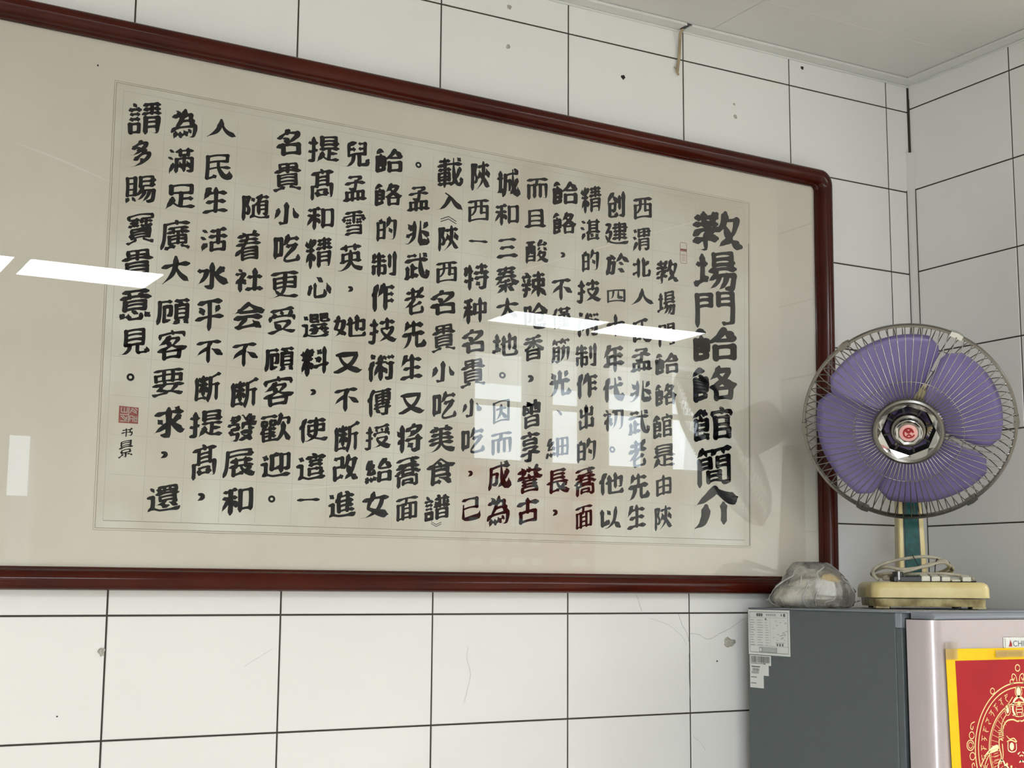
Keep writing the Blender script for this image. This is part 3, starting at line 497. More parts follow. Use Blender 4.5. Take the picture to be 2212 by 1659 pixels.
 [(3,6,27,13,14,24,8,37,6,57,6,60,8), (3,26,27,55,27), (3,23,45,58,45), (3,23,18,57,18), (3,39,58,39,13), (3,6,55,16,55,17,53,10,38,6,33), (0,10,37,18,36), (2,18,36,18,32,14,18,6,5), (1,26,36,53,36), (0,53,53,53,36), (1,26,53,53,53)],
 [(3,24,55,38,43), (1,45,19,47,12,46,8,43,5,29,4,22,5), (1,20,39,20,9,22,5), (3,51,36,59,12), (3,9,34,5,15,6,12)],
 [(0,13,29,48,29), (0,42,53,40,44), (3,8,54,52,54), (3,48,15,55,7), (3,5,43,56,43), (1,41,12,42,8), (0,42,8,40,4), (0,20,5,23,4,40,4), (1,19,14,20,5), (3,10,14,5,6), (2,27,18,34,14), (0,19,52,20,44), (0,48,36,48,29), (0,13,36,48,36), (0,13,36,12,22), (0,12,22,47,21), (0,48,29,47,21)],
 [(3,45,58,54,53), (0,11,35,27,35), (0,27,35,25,16), (1,17,14,22,14,25,16), (2,11,48,58,48), (2,11,48,10,20,6,5), (3,37,58,39,32,43,15,49,7,55,6,57,7,58,12,57,22), (1,52,40,53,37,49,28,46,23,43,21), (2,43,16,30,7,27,7)],
 [(3,5,46,20,46), (3,26,48,56,48), (1,13,58,13,7), (1,4,6,10,4,13,7), (2,30,34,30,29,36,20,45,11,56,5,63,7), (0,30,34,53,34), (2,53,34,51,26,42,15,31,8,25,5,18,7), (1,41,58,41,34), (3,5,25,21,30)],
 [(0,32,27,52,27), (2,52,27,52,23,43,13,30,6,19,5), (2,32,27,31,23,39,13,51,6,56,5,63,7), (3,25,55,33,54,53,57,57,56), (2,25,39,25,33), (0,25,39,57,39), (2,57,39,58,33), (1,13,58,13,8,11,5), (1,4,6,7,4,11,5), (3,5,25,19,30), (3,28,49,30,44), (3,41,49,42,45), (1,55,50,50,39), (3,5,45,19,45)],
 [(3,25,30,57,30), (2,28,16,37,7,45,5,57,5), (0,28,47,53,47), (3,5,25,19,29), (0,41,30,40,7), (1,6,5,11,5), (1,13,57,13,9,11,5), (3,29,23,28,16,20,3), (2,41,19,54,19), (3,5,45,19,45), (0,53,56,53,48), (0,28,56,53,56), (0,28,56,28,39), (0,28,39,53,39), (0,53,48,53,39)],
 [(0,6,36,7,11), (0,6,36,23,36,28,34), (1,38,58,34,41,28,34), (0,34,40,43,20,43,17), (2,43,17,52,9,57,6), (1,6,54,23,54), (0,23,54,23,36), (0,52,47,48,27,46,22,43,21), (2,7,11,24,16), (2,36,47,57,47), (2,43,17,29,6)],
 [(3,5,17,31,20), (2,46,17,54,8,58,6), (0,54,46,51,31,48,23,46,22), (2,25,32,18,23,18,6,16,4,8,5), (0,38,39,40,38,44,23,46,21,46,17), (1,5,26,14,33,33,33), (1,41,57,38,40,33,33), (1,16,58,16,41), (1,31,56,25,41), (0,21,41,18,33), (1,7,51,24,51,27,48), (0,40,46,54,46), (3,5,41,31,41), (2,46,17,32,6)],
 [(3,30,18,59,23), (3,51,57,51,4), (3,15,57,15,4), (3,36,53,43,47), (3,25,55,22,43), (3,5,37,25,37), (2,15,30,11,28,5,15,4,8), (2,15,30,19,28,24,21,24,18), (3,32,37,39,33,40,30), (3,6,54,8,44)],
 [(3,11,54,13,47), (2,35,52,35,25,30,6,31,3), (2,35,52,52,58,57,58), (2,49,37,49,4), (1,4,56,4,11), (2,4,11,26,11), (2,35,37,55,37), (3,19,58,19,17), (3,10,40,28,40), (2,19,33,24,32,27,27,27,25), (2,19,33,15,31,9,22), (3,27,54,24,46)],
 [(2,43,53,51,44,61,35), (0,12,34,24,34), (0,24,34,21,7), (1,13,7,19,5,21,7), (2,12,47,10,19,5,3), (1,14,57,17,53,16,47), (3,5,47,26,47), (3,35,14,37,15,49,7), (3,43,58,43,54,39,46,28,35), (3,40,32,47,28)],
 [(2,15,17,21,10,28,7,57,5), (3,6,30,57,30), (0,32,30,32,7), (0,13,47,50,47), (3,16,24,14,16,4,3), (2,32,19,53,19), (0,12,47,13,39), (0,13,39,49,39), (0,50,55,49,39), (0,13,56,50,55), (0,13,56,12,47)],
 [(2,32,18,32,5,30,4,19,6), (0,15,18,32,18), (0,15,28,15,18), (0,15,28,50,27), (0,50,27,49,18), (0,32,18,49,18), (3,5,36,59,36), (0,13,51,51,51), (3,3,7,7,6,18,12,22,13), (3,40,12,45,12,58,6), (0,12,50,13,43), (0,13,43,50,43), (0,51,57,50,43), (0,13,58,51,57), (0,13,58,12,50)],
 [(3,14,20,21,12,28,9,40,6,57,5), (3,5,55,56,55), (0,11,35,52,35), (2,32,55,31,26,29,18,25,12,17,8,7,5,1,6), (0,11,45,31,46), (0,11,45,12,25), (0,12,25,52,25), (0,52,46,52,25), (0,31,46,52,46)],
 [(1,12,59,16,55,15,51), (0,9,7,43,7), (3,13,45,16,40), (0,42,26,43,7), (0,9,26,42,26), (0,9,26,9,7), (0,25,50,25,34), (0,9,17,43,17), (3,40,46,34,39), (1,38,59,34,51), (0,35,50,47,50), (0,47,50,46,34), (0,4,35,46,34), (0,5,50,4,35), (0,5,50,35,50)],
 [(0,41,48,57,48), (2,57,48,58,45,56,36), (1,5,23,8,26,10,24), (1,20,34,22,32,22,8), (3,5,55,34,55), (0,10,7,32,7,37,6), (1,47,40,47,25,42,12,37,6), (2,47,24,49,22,60,0), (3,42,59,41,49,37,37), (1,16,46,15,38), (0,7,39,15,38), (0,7,47,7,39), (2,7,47,16,46), (2,10,24,11,22,31,22), (2,22,46,28,47), (0,22,46,23,38), (0,23,38,32,39), (0,32,46,32,39), (1,28,47,32,46), (2,10,15,32,15), (1,14,35,11,34,9,27,10,7), (2,11,30,32,30)],
 [(3,5,6,35,11), (1,22,36,22,9), (3,5,43,57,43), (2,22,27,33,27), (1,10,31,10,7), (3,47,57,49,57,55,51), (1,40,58,42,27,45,15,48,8,55,5), (1,57,18,59,12,57,7,55,5), (3,10,55,30,55)],
 [(2,7,34,53,34), (2,7,8,26,12), (2,30,55,31,35,34,22,39,12,44,6,50,5,52,6,54,10,54,13,50,20), (2,7,52,46,58), (0,7,52,7,8)],
 [(2,7,7,13,7,26,11), (0,8,58,7,7), (0,8,58,51,58), (0,51,58,50,44), (0,8,44,50,44), (2,31,43,32,29,41,12,47,7,52,6,55,7,56,10,55,21), (2,8,28,56,28)],
 [(2,22,41,20,32,16,23,5,10), (2,32,38,36,36,40,28,49,18,61,10), (3,31,57,31,7,29,5,23,5,20,7), (1,51,45,39,32), (1,7,42,22,41)],
 [(2,31,25,25,23,3,11), (3,31,58,31,7,28,5,25,4,19,6), (1,53,40,41,28), (2,32,37,36,35,42,24,48,18,56,11,63,11), (3,6,48,57,48), (1,43,58,50,53), (0,50,53,51,48), (3,11,38,18,30)],
 [(3,9,57,16,53), (0,54,25,54,7), (0,27,25,54,25), (0,27,25,27,7), (3,6,40,13,36), (3,25,54,38,55,53,58,57,57), (0,41,55,41,25), (0,27,7,54,7), (3,16,23,7,7), (3,22,40,59,40)],
 [(0,27,23,54,23), (3,6,40,15,36), (3,8,58,16,54), (0,24,49,56,49), (0,27,15,54,15), (2,27,31,27,4), (0,27,31,54,31), (0,54,31,54,6), (1,45,6,47,4,54,6), (3,16,25,17,23,6,4), (0,41,57,41,40), (0,57,48,56,40), (0,24,40,56,40), (0,24,57,24,40), (0,24,57,56,57), (0,56,57,57,48)],
 [(2,25,6,57,6), (0,25,24,25,6), (0,29,34,50,34), (3,20,24,59,24), (1,51,58,51,24), (3,22,51,58,51), (1,29,58,29,24), (3,14,22,7,6), (0,29,43,50,43), (3,38,19,33,11), (3,5,39,12,35), (3,48,19,53,12), (3,8,56,15,53)],
 [(2,22,34,21,4), (0,22,34,57,34), (0,57,34,57,5), (1,48,5,54,4,57,5), (3,8,57,14,53), (2,39,42,39,5), (3,20,52,59,52), (3,46,28,53,13), (3,14,25,14,21,7,7,7,2), (3,29,28,35,13), (1,48,58,48,43), (0,30,43,48,43), (1,30,58,30,43), (3,5,40,12,36), (2,49,21,43,13), (2,31,20,26,13)],
 [(1,34,59,32,49,28,47,25,38,18,29,17,25), (0,47,48,46,36), (1,7,48,47,48), (0,25,37,52,36), (3,23,16,24,15,25,7), (1,5,18,16,25,57,25), (2,57,25,57,17,54,6,50,4,45,4,40,8), (3,32,18,38,9), (3,14,17,14,14,10,5), (1,14,59,17,58,20,53,20,48), (0,52,36,51,25), (3,44,18,47,13)],
 [(3,30,52,55,52), (3,4,23,14,25,22,28), (0,51,39,50,6), (1,39,6,43,4,50,6), (1,43,59,43,39), (3,7,54,5,36), (3,15,58,15,4), (3,28,27,58,27), (3,26,39,58,39), (3,32,20,37,13), (2,7,45,21,45)],
 [(3,19,58,16,56,13,47,5,34), (2,13,46,55,45), (1,32,58,32,5), (3,5,4,58,4), (3,12,26,53,26)],
 [(0,5,27,49,27), (0,5,46,5,8), (0,5,46,49,46), (0,49,46,49,8), (0,5,8,49,8), (1,26,58,26,9)],
 [(1,8,50,11,50,16,45), (1,57,51,49,45,48,41), (0,35,39,46,39,48,41), (2,35,39,33,30,29,27), (0,10,19,24,18), (0,11,29,10,19), (0,11,29,24,29), (0,24,39,24,29), (1,4,38,12,40,24,39), (3,31,21,50,21,51,19,45,11,31,5,28,5), (0,25,55,24,51,16,44,14,40), (1,11,55,25,55), (3,32,58,34,58,38,51,49,41,57,38,63,41), (0,48,41,48,28), (2,48,28,56,27), (3,32,17,55,3), (2,24,18,22,7,19,5,10,5), (1,50,57,41,50)],
 [(0,4,10,22,10), (0,22,48,22,10), (0,4,48,22,48), (2,4,48,4,5), (0,35,49,54,48), (2,54,48,53,21,51,7,47,4,40,4,34,8), (1,14,58,12,48), (0,4,30,22,30), (3,37,59,35,49,28,34), (3,36,33,43,22)],
 [(0,50,27,51,6), (1,5,16,21,27,50,27), (0,20,20,51,20), (3,9,51,55,51), (1,18,59,21,56,21,52), (0,29,51,29,45,26,41,25,37,21,33,19,25,20,6), (3,6,35,58,35), (1,48,59,45,58,42,52), (0,20,13,51,13), (3,12,43,52,43), (0,20,6,51,6)],
 [(2,22,47,15,30,15,4), (1,6,47,22,47), (3,30,38,57,38), (1,44,58,44,7), (3,13,58,17,53), (3,27,7,59,7), (2,15,31,19,30,24,24), (2,15,31,11,29,4,22)],
 [(2,16,55,16,4), (3,7,54,25,57), (0,32,45,31,25), (0,32,45,58,45), (0,58,45,58,25), (2,16,34,20,32,24,27,24,23), (3,6,41,24,41), (3,45,59,45,4), (2,16,34,12,32,3,13), (0,31,25,58,25)],
 [(3,12,44,51,44), (3,9,52,55,52), (2,19,35,16,29,8,23,2,21), (1,32,57,28,45,25,42,24,36), (2,17,29,20,26,39,28,42,27), (2,44,35,45,32,49,27,55,22,63,22), (2,31,27,31,4), (2,36,17,38,14,51,6), (3,14,18,50,18), (2,30,17,13,6,5,6), (3,6,35,57,35)],
 [(2,56,34,54,8,51,5,44,5), (1,33,35,56,34), (0,10,19,26,19), (2,37,53,58,53), (2,11,39,10,15,6,6), (0,11,39,26,39), (0,26,39,25,6), (1,17,6,20,4,25,6), (2,18,52,20,46), (0,11,29,26,29), (3,42,41,40,19,36,10,30,3), (3,13,59,12,54,6,46), (1,38,58,37,54,33,50), (0,12,53,29,53,33,50), (2,44,52,47,46)],
 [(3,13,59,12,55,5,48), (0,22,9,41,9), (0,41,22,41,9), (0,22,23,41,22), (0,22,23,22,9), (0,37,36,55,36), (3,28,48,36,54,58,54), (1,45,6,47,4,55,5), (0,55,42,55,5), (0,37,42,55,42), (0,37,42,37,29), (0,37,29,55,29), (0,11,54,29,54,32,51), (0,22,16,41,16), (2,8,42,8,5), (0,8,42,25,43), (0,25,43,26,30), (0,9,29,26,30), (2,17,53,19,48), (2,45,53,47,48), (0,9,36,26,36)],
 [(2,13,29,14,30,18,28,21,22,21,18), (0,32,22,54,22), (3,27,38,59,38), (3,14,58,14,4), (3,30,46,56,46), (3,24,55,22,54,19,43), (1,43,58,43,38), (2,13,29,10,26,4,12), (3,5,37,21,37), (3,5,55,8,44), (2,55,30,54,6,53,4,43,6), (0,32,30,55,30), (2,32,30,32,4), (3,29,53,57,53), (0,32,14,54,14)],
 [(3,7,16,4,5,5,3), (0,8,26,23,27), (0,45,55,45,9), (1,15,58,6,40), (0,32,32,58,32), (1,22,36,21,34,23,27), (0,58,55,58,8), (0,32,55,58,55), (2,32,55,32,4), (0,32,8,58,8), (1,21,48,8,26), (3,21,19,24,10), (3,14,17,15,7), (0,6,40,15,40)],
 [(3,7,17,5,5), (0,42,54,54,40), (0,31,40,34,37,50,37,54,40), (1,45,58,31,40), (3,14,17,15,8), (0,53,25,53,7), (0,32,25,53,25), (0,32,25,31,7), (1,20,34,21,27), (0,8,26,21,27), (0,6,40,14,39), (1,15,57,6,40), (1,20,47,8,26), (3,20,19,23,11), (0,31,7,53,7)],
 [(3,5,30,58,30), (3,11,40,52,40), (3,8,50,55,50), (3,7,21,57,21), (2,34,21,36,16,44,9,56,5,63,8), (2,31,49,30,22,26,14,20,9,13,6,6,5,1,7), (1,16,59,20,54,20,50), (1,45,58,42,50)],
 [(2,32,35,30,32,22,25,7,19,1,20), (3,6,36,59,36), (1,11,49,44,49,47,47), (1,55,14,56,8), (0,25,5,52,4,56,8), (0,23,25,23,8,25,5), (1,28,57,28,36), (1,56,55,41,40,40,37), (2,23,17,48,24,52,24)],
 [(2,8,42,8,4), (0,8,42,55,42), (2,55,42,55,7,52,5,47,5,42,8), (2,23,42,23,7), (2,39,42,39,7), (3,4,57,58,57), (0,30,56,28,43)],
 [(0,12,38,12,23), (0,12,38,50,38), (0,50,38,51,23), (3,6,52,56,52), (3,31,45,31,23,27,16,22,11,14,7,7,5,1,6), (2,31,22,34,21,38,14,44,9,56,5,63,8), (3,42,58,42,46), (3,19,58,19,46), (3,6,22,57,22)],
 [(2,11,21,10,4), (0,11,21,52,21), (0,52,21,53,5), (1,46,5,48,4,53,5), (3,11,45,27,45,47,47,51,46), (3,6,53,57,53), (0,20,39,20,26), (0,20,26,43,26), (0,42,39,44,33,43,26), (0,22,15,21,8), (0,22,15,42,14), (0,42,14,41,8), (0,21,8,41,8), (3,3,28,6,27,18,34,46,33,57,28,60,29), (0,26,45,25,40), (1,42,58,42,47), (3,6,39,57,39)],
 [(2,30,34,27,32,19,15,19,10), (0,53,38,53,6), (1,44,7,46,5,53,6), (3,32,57,30,35,32,32,32,4), (3,17,45,12,34,12,4), (2,12,33,5,28), (3,18,58,16,57,12,52), (3,47,52,58,52), (3,36,33,44,19), (3,22,42,42,42,46,38,59,38), (3,39,54,42,49)],
 [(0,39,56,39,26), (0,39,26,55,25), (0,55,42,55,8), (0,8,42,55,42), (0,8,42,8,8), (3,4,57,58,57), (0,8,8,55,8), (0,24,56,24,40,22,32,15,23,8,23)],
 [(0,23,57,23,36,25,34,25,30,24,26,20,23,17,16), (3,5,58,57,58), (0,45,24,45,21,37,11), (3,12,14,16,15,28,12,30,11,37,11,54,5,57,6), (0,39,57,39,35), (1,4,6,7,4,18,6,28,8,29,11), (3,4,25,59,25), (0,39,35,54,35), (0,54,48,54,35), (0,8,47,54,48), (0,8,47,9,35), (0,9,35,39,35)],
 [(0,38,24,38,9,41,5), (0,41,5,56,5), (1,57,15,58,10,56,5), (0,14,46,49,46), (2,22,24,21,16,17,10,10,6,1,6), (0,14,35,49,35), (0,13,25,22,24), (0,13,56,13,25), (0,13,56,49,56), (0,49,56,49,24), (0,22,24,49,24)],
 [(3,15,20,48,20), (0,15,6,49,6), (3,15,27,48,27), (3,5,32,12,35,50,34,52,35,57,33,60,34), (3,5,47,58,47), (1,13,57,16,52,16,48), (0,48,14,49,6), (0,15,14,48,14), (0,15,14,15,6), (0,43,47,43,44,51,35), (0,49,57,43,47), (0,20,47,13,35), (1,30,40,32,34), (1,29,57,31,54,30,48)],
 [(0,33,15,54,15), (3,29,55,57,55), (0,7,8,21,8), (0,21,22,21,8), (0,6,22,21,22), (0,6,22,7,8), (3,6,40,21,40), (0,33,24,54,24), (3,27,39,59,39), (2,33,32,33,4), (0,33,32,55,31), (2,55,31,54,6,52,4,48,4,43,8), (0,43,54,43,40), (3,30,47,57,47), (3,4,48,23,48), (3,12,58,15,54), (3,6,31,21,31)],
 [(1,50,58,47,50,47,34), (3,6,31,19,31), (0,31,26,31,7), (0,31,26,53,26), (0,53,26,53,7), (3,25,34,58,34), (0,35,58,36,52,37,50,37,34), (1,33,59,35,58), (0,6,22,6,7), (0,6,22,19,22), (0,19,22,19,8), (0,6,7,19,8), (3,27,51,57,51), (3,9,59,14,53), (3,6,40,19,40), (0,31,7,53,7), (3,27,46,32,39), (3,4,48,21,48), (0,31,16,53,16), (3,55,45,53,39)],
 [(0,13,20,49,20), (0,13,27,49,27), (3,4,41,57,41), (0,30,55,30,41), (3,3,5,7,4,24,9), (3,37,8,40,9,54,4,58,5), (0,13,56,30,56), (0,13,56,14,48), (0,14,48,49,48), (0,48,56,49,48), (0,30,56,48,56), (0,49,20,49,13), (0,13,13,49,13), (0,12,33,13,13), (0,12,33,48,34), (0,48,34,49,20)],
 [(0,36,36,34,28,26,21,8,20), (0,7,56,8,20), (0,7,56,22,56), (0,22,56,22,21), (1,46,6,48,4), (0,48,4,55,6), (0,58,27,57,12,55,6), (0,34,28,58,27), (2,40,27,40,23,35,15,29,10,24,10), (0,8,32,22,32), (2,50,27,46,15,35,3), (0,32,47,55,47), (3,10,14,6,5), (0,8,44,22,44), (3,19,14,23,8), (0,56,46,55,37), (0,32,37,55,37), (0,32,56,32,37), (0,32,56,55,56), (0,55,56,56,46)],
 [(0,32,38,51,38), (0,51,55,51,38), (0,13,55,51,55), (0,13,55,13,38), (0,13,38,32,38), (0,32,38,31,8), (3,16,28,15,20,4,3), (2,32,24,53,24), (2,15,19,24,10,33,6,57,5)],
 [(3,19,59,19,4), (3,4,45,57,45), (3,6,37,32,37), (3,7,54,30,54), (1,53,38,54,36,51,30,47,21,43,20), (1,5,10,32,10,34,8), (2,43,14,32,5,30,6), (3,48,58,54,52), (1,57,17,58,10,54,5), (1,39,58,40,33,43,15,50,6,54,5), (0,7,23,30,23), (0,30,30,30,24), (0,7,30,30,30), (0,7,30,7,17), (0,7,17,30,17), (0,30,24,30,17)],
 [(3,6,22,24,22), (2,43,25,47,22,60,6), (3,43,58,43,5), (1,11,59,14,58,16,55,16,50), (3,5,50,24,50), (2,43,25,24,6), (1,22,45,18,34,15,32), (2,15,32,14,15,9,7), (3,4,33,25,33), (3,30,51,57,51), (3,8,45,11,38), (0,44,41,55,40), (0,55,40,55,28), (0,31,27,41,27,44,26,46,27,55,28), (0,31,40,31,27), (0,31,40,44,41)],
 [(1,49,21,52,20,56,21), (0,56,54,56,21), (0,42,54,56,54), (2,42,54,42,12), (1,5,36,13,36), (0,13,36,13,12), (2,13,12,5,6), (1,36,58,24,53), (0,24,53,24,22), (2,13,12,24,6,31,5,58,6), (3,7,54,15,49), (2,24,22,36,24,38,27)],
 [(0,13,36,13,12), (1,5,36,13,36), (2,28,26,45,26), (0,28,26,28,14), (0,28,14,52,14), (0,52,25,52,14), (1,45,26,52,25), (3,22,51,58,51), (1,35,59,40,56), (0,40,56,40,51), (3,28,35,52,35), (2,13,12,5,5), (3,28,43,52,43), (2,13,12,24,6,31,5,58,6), (3,7,54,15,49)],
 [(1,40,57,44,51,43,16), (2,26,37,54,37), (1,6,33,13,33), (0,13,33,13,12), (2,13,12,27,6,55,5,59,7), (2,27,48,56,48), (2,26,27,54,27), (2,13,12,8,9,6,5), (3,6,56,13,49), (1,30,57,25,45,26,16), (2,26,16,57,16), (2,25,43,22,42,19,38)],
 [(0,22,48,35,48), (0,35,56,35,48), (0,22,56,35,56), (0,22,56,22,43), (2,22,43,25,40,35,41,37,43), (2,43,43,46,40,55,40,58,42,57,45), (0,42,56,43,43), (0,42,56,55,56), (0,55,56,55,48), (0,42,48,55,48), (0,32,31,32,22), (2,46,17,55,12,58,12), (0,46,31,45,20), (3,20,21,58,21), (1,5,34,13,33), (0,13,33,13,11), (2,13,11,30,5,58,6), (3,21,12,24,12,33,17,36,18), (3,22,31,55,31), (2,13,11,5,6), (3,7,55,14,48)],
 [(3,42,21,55,13), (1,5,36,13,36), (0,13,36,13,12), (2,32,12,41,14), (2,35,26,30,20,22,18,18,18), (2,13,12,22,7,28,5,55,5,60,8), (3,19,41,57,41), (0,32,21,32,12), (2,13,12,10,11,5,6,5,4), (3,10,55,14,49), (0,53,23,48,19), (0,51,35,53,23), (0,25,34,51,35), (0,25,34,26,26), (0,26,26,52,27), (0,33,56,33,48), (0,43,55,43,48), (0,23,56,33,56), (0,23,56,23,47), (0,23,47,54,48), (0,53,56,54,48), (0,33,56,53,56)],
 [(0,40,27,53,26), (2,53,26,52,20,46,13,40,9,32,5,26,7), (0,11,56,11,33,8,27), (0,5,19,25,19), (2,37,23,42,15,49,9,57,5,63,7), (1,50,55,53,51,53,47), (0,36,46,53,47), (1,45,59,42,57,36,50,36,46), (3,4,56,26,56), (0,25,44,25,9), (0,5,44,25,44), (2,5,44,5,4), (0,18,29,25,28), (0,18,56,18,29), (3,42,32,37,23,31,19), (0,5,9,25,9), (3,50,41,57,33), (3,39,40,35,35)],
 [(2,16,38,49,38), (3,4,28,57,28), (2,30,28,34,19,42,12,54,6,63,7), (2,16,47,49,47), (0,16,56,14,7), (2,16,56,51,56), (1,54,23,41,14), (2,14,7,32,10,34,11)],
 [(0,35,39,55,38), (0,35,59,35,39), (0,35,59,55,58), (0,55,58,55,7), (1,41,7,44,5,51,5,55,7), (0,5,49,24,49), (2,4,59,4,4), (0,4,59,24,58), (0,24,58,24,39), (0,5,38,24,39), (0,35,49,55,49)],
 [(2,33,27,40,26,48,13,52,8,61,4), (1,26,43,33,27), (2,4,57,4,5), (0,4,57,16,56), (2,16,56,12,40,17,30,17,23,14,20,11,19,9,21), (2,28,35,23,26,23,23), (3,39,59,39,27,32,14,19,4), (3,22,50,56,50), (3,49,43,56,26), (2,51,35,46,28)],
 [(2,25,12,39,6,56,6,58,8), (2,36,41,25,34,20,34), (3,31,52,56,52), (1,8,20,13,18), (0,15,55,11,39,15,30,15,22,13,18), (0,4,56,15,55), (2,4,56,4,4), (0,25,34,25,12), (1,48,14,52,13), (0,53,42,53,16,52,13), (0,36,41,53,42), (3,42,58,36,43,37,14), (3,20,53,25,46), (2,25,12,20,9,18,4), (0,37,33,53,33), (0,37,24,53,24)],
 [(1,12,16,50,16), (0,49,26,50,7), (1,10,26,49,26), (3,12,42,22,42), (1,9,7,50,7), (3,8,59,52,59), (3,38,35,50,35), (2,30,59,30,34), (3,38,42,49,42), (2,4,50,4,40), (0,4,50,56,50), (2,56,50,56,40), (3,10,35,22,35)],
 [(0,55,43,55,8), (0,8,43,55,43), (0,8,43,8,8), (0,40,43,40,8), (0,22,20,40,20), (0,22,32,40,32), (3,4,56,59,56), (0,8,8,55,8), (0,21,43,21,8), (0,30,56,28,43)],
 [(2,8,55,28,55), (2,8,55,8,25,5,7), (0,46,55,45,45), (3,35,55,58,55), (1,23,24,27,25), (0,27,44,27,25), (0,16,44,27,44), (0,16,44,16,11), (3,50,11,52,11,57,5), (0,37,26,56,26), (3,42,11,34,5,31,5), (2,16,11,26,14), (0,37,36,56,36), (0,37,45,44,45), (0,37,45,37,16), (0,37,16,56,16), (0,56,45,56,16), (0,44,45,56,45)],
 [(0,16,22,46,22,48,21), (1,4,40,6,40,15,43,16,41,46,41,47,42), (0,47,42,46,23,48,21), (3,29,17,41,13,55,2), (2,16,42,18,46,30,55,32,56,48,43,56,41,60,42), (0,16,32,46,32), (2,15,6,31,8), (0,16,42,15,6), (0,48,21,50,19,42,12), (1,28,47,30,46,32,41)],
 [(0,9,31,22,31), (0,53,25,53,7), (0,32,25,53,25), (0,32,25,32,7), (0,32,39,35,37,50,37,54,40), (0,42,54,54,40), (0,42,54,35,43,27,36,23,36), (0,21,39,23,36), (0,9,39,21,39), (0,9,39,9,8), (2,14,55,19,52), (2,14,55,6,46), (1,19,17,21,15,21,11), (0,9,8,21,11), (0,22,36,22,22), (0,9,22,22,22), (1,15,45,16,40), (0,32,7,53,7)],
 [(0,9,22,22,23), (0,22,40,22,23), (0,9,40,22,40), (0,9,40,9,8), (2,14,56,19,54), (2,14,56,4,44), (1,20,17,21,12), (0,54,24,53,7), (0,9,32,22,32), (0,38,52,52,52,52,50,46,39,34,27,34,24), (0,36,47,44,35,55,26,54,24), (3,28,26,33,25,35,23,52,23,56,26,60,27), (0,35,7,53,7), (0,34,24,35,7), (3,39,58,36,48,28,39), (0,9,8,21,12), (1,15,46,17,40)],
 [(2,57,51,58,45), (0,32,51,57,51), (2,32,51,32,45), (1,44,58,46,55,45,51), (0,9,32,24,32), (3,20,17,25,8), (2,16,56,5,46,4,43), (0,36,20,55,20), (0,55,20,55,7), (0,36,41,36,7), (0,36,41,53,41), (0,53,41,53,29), (0,36,29,53,29), (0,36,7,55,7), (0,9,22,24,23), (0,24,40,24,23), (0,9,40,24,40), (0,9,40,9,8), (0,9,8,22,12), (1,15,47,17,40), (2,16,56,23,51)],
 [(0,15,6,48,6), (2,26,43,25,40,16,32,7,27,1,27), (0,15,16,48,16), (3,5,44,57,44), (3,10,54,29,54,47,57,52,56), (0,15,25,48,25), (0,48,25,48,6), (0,11,29,15,24,15,6), (2,37,43,38,40,47,33,56,27,63,29), (2,32,54,32,32)],
 [(2,6,28,6,4), (0,6,28,53,28), (2,53,28,53,6,51,4,42,6), (0,17,44,43,44), (0,19,10,40,10), (0,41,19,40,10), (0,19,20,41,19), (0,19,20,19,10), (3,4,52,55,52), (0,17,37,43,37), (0,43,52,43,28), (0,17,52,17,28), (1,27,59,29,57,30,53)]]
STROKE = dict(zip(GLYPHS, STROKES))
def smooth_step(a, b, t): t = min(max((t - a) / (b - a), 0), 1); return t * t * (3 - 2 * t)
def brush(kind, t, f0, f1):
    s = smooth_step
    if kind == 'H': w, a, c = 0.56, 1.00, 1.12
    elif kind == 'V': w, a, c = 0.92, 1.22, 0.98
    elif kind == 'P': return (0.62 + 0.62 * s(0, 0.14, t) if f0 else 1.0) - 0.26 * s(0.15, 0.5, t) - (0.86 * s(0.50, 1, t) if f1 else 0.30 * s(0.5, 1, t))
    elif kind == 'N': return (0.36 if f0 else 0.66) + (1.08 if f0 else 0.78) * s(0.04, 0.76, t) - (1.36 * s(0.80, 1, t) if f1 else 0.4 * s(0.7, 1, t))
    elif kind == 'D': return 0.30 + 1.10 * s(0, 0.60, t) - 0.70 * s(0.72, 1, t)
    else: return 0.66 + 0.24 * s(0, 0.4, t) - (0.42 if f1 else 0.1) * s(0.5, 1, t)
    if f0: v = a * (0.48 + 0.52 * s(0, 0.11, t)) - (a - w) * s(0.11, 0.36, t)
    else: v = w + 0.12 * (1 - s(0, 0.2, t))
    v += (c - w) * s(0.62, 0.90, t) * (1 if f1 else 0.45)
    return v - ((0.52 * c) * s(0.90, 1, t) if f1 else 0)
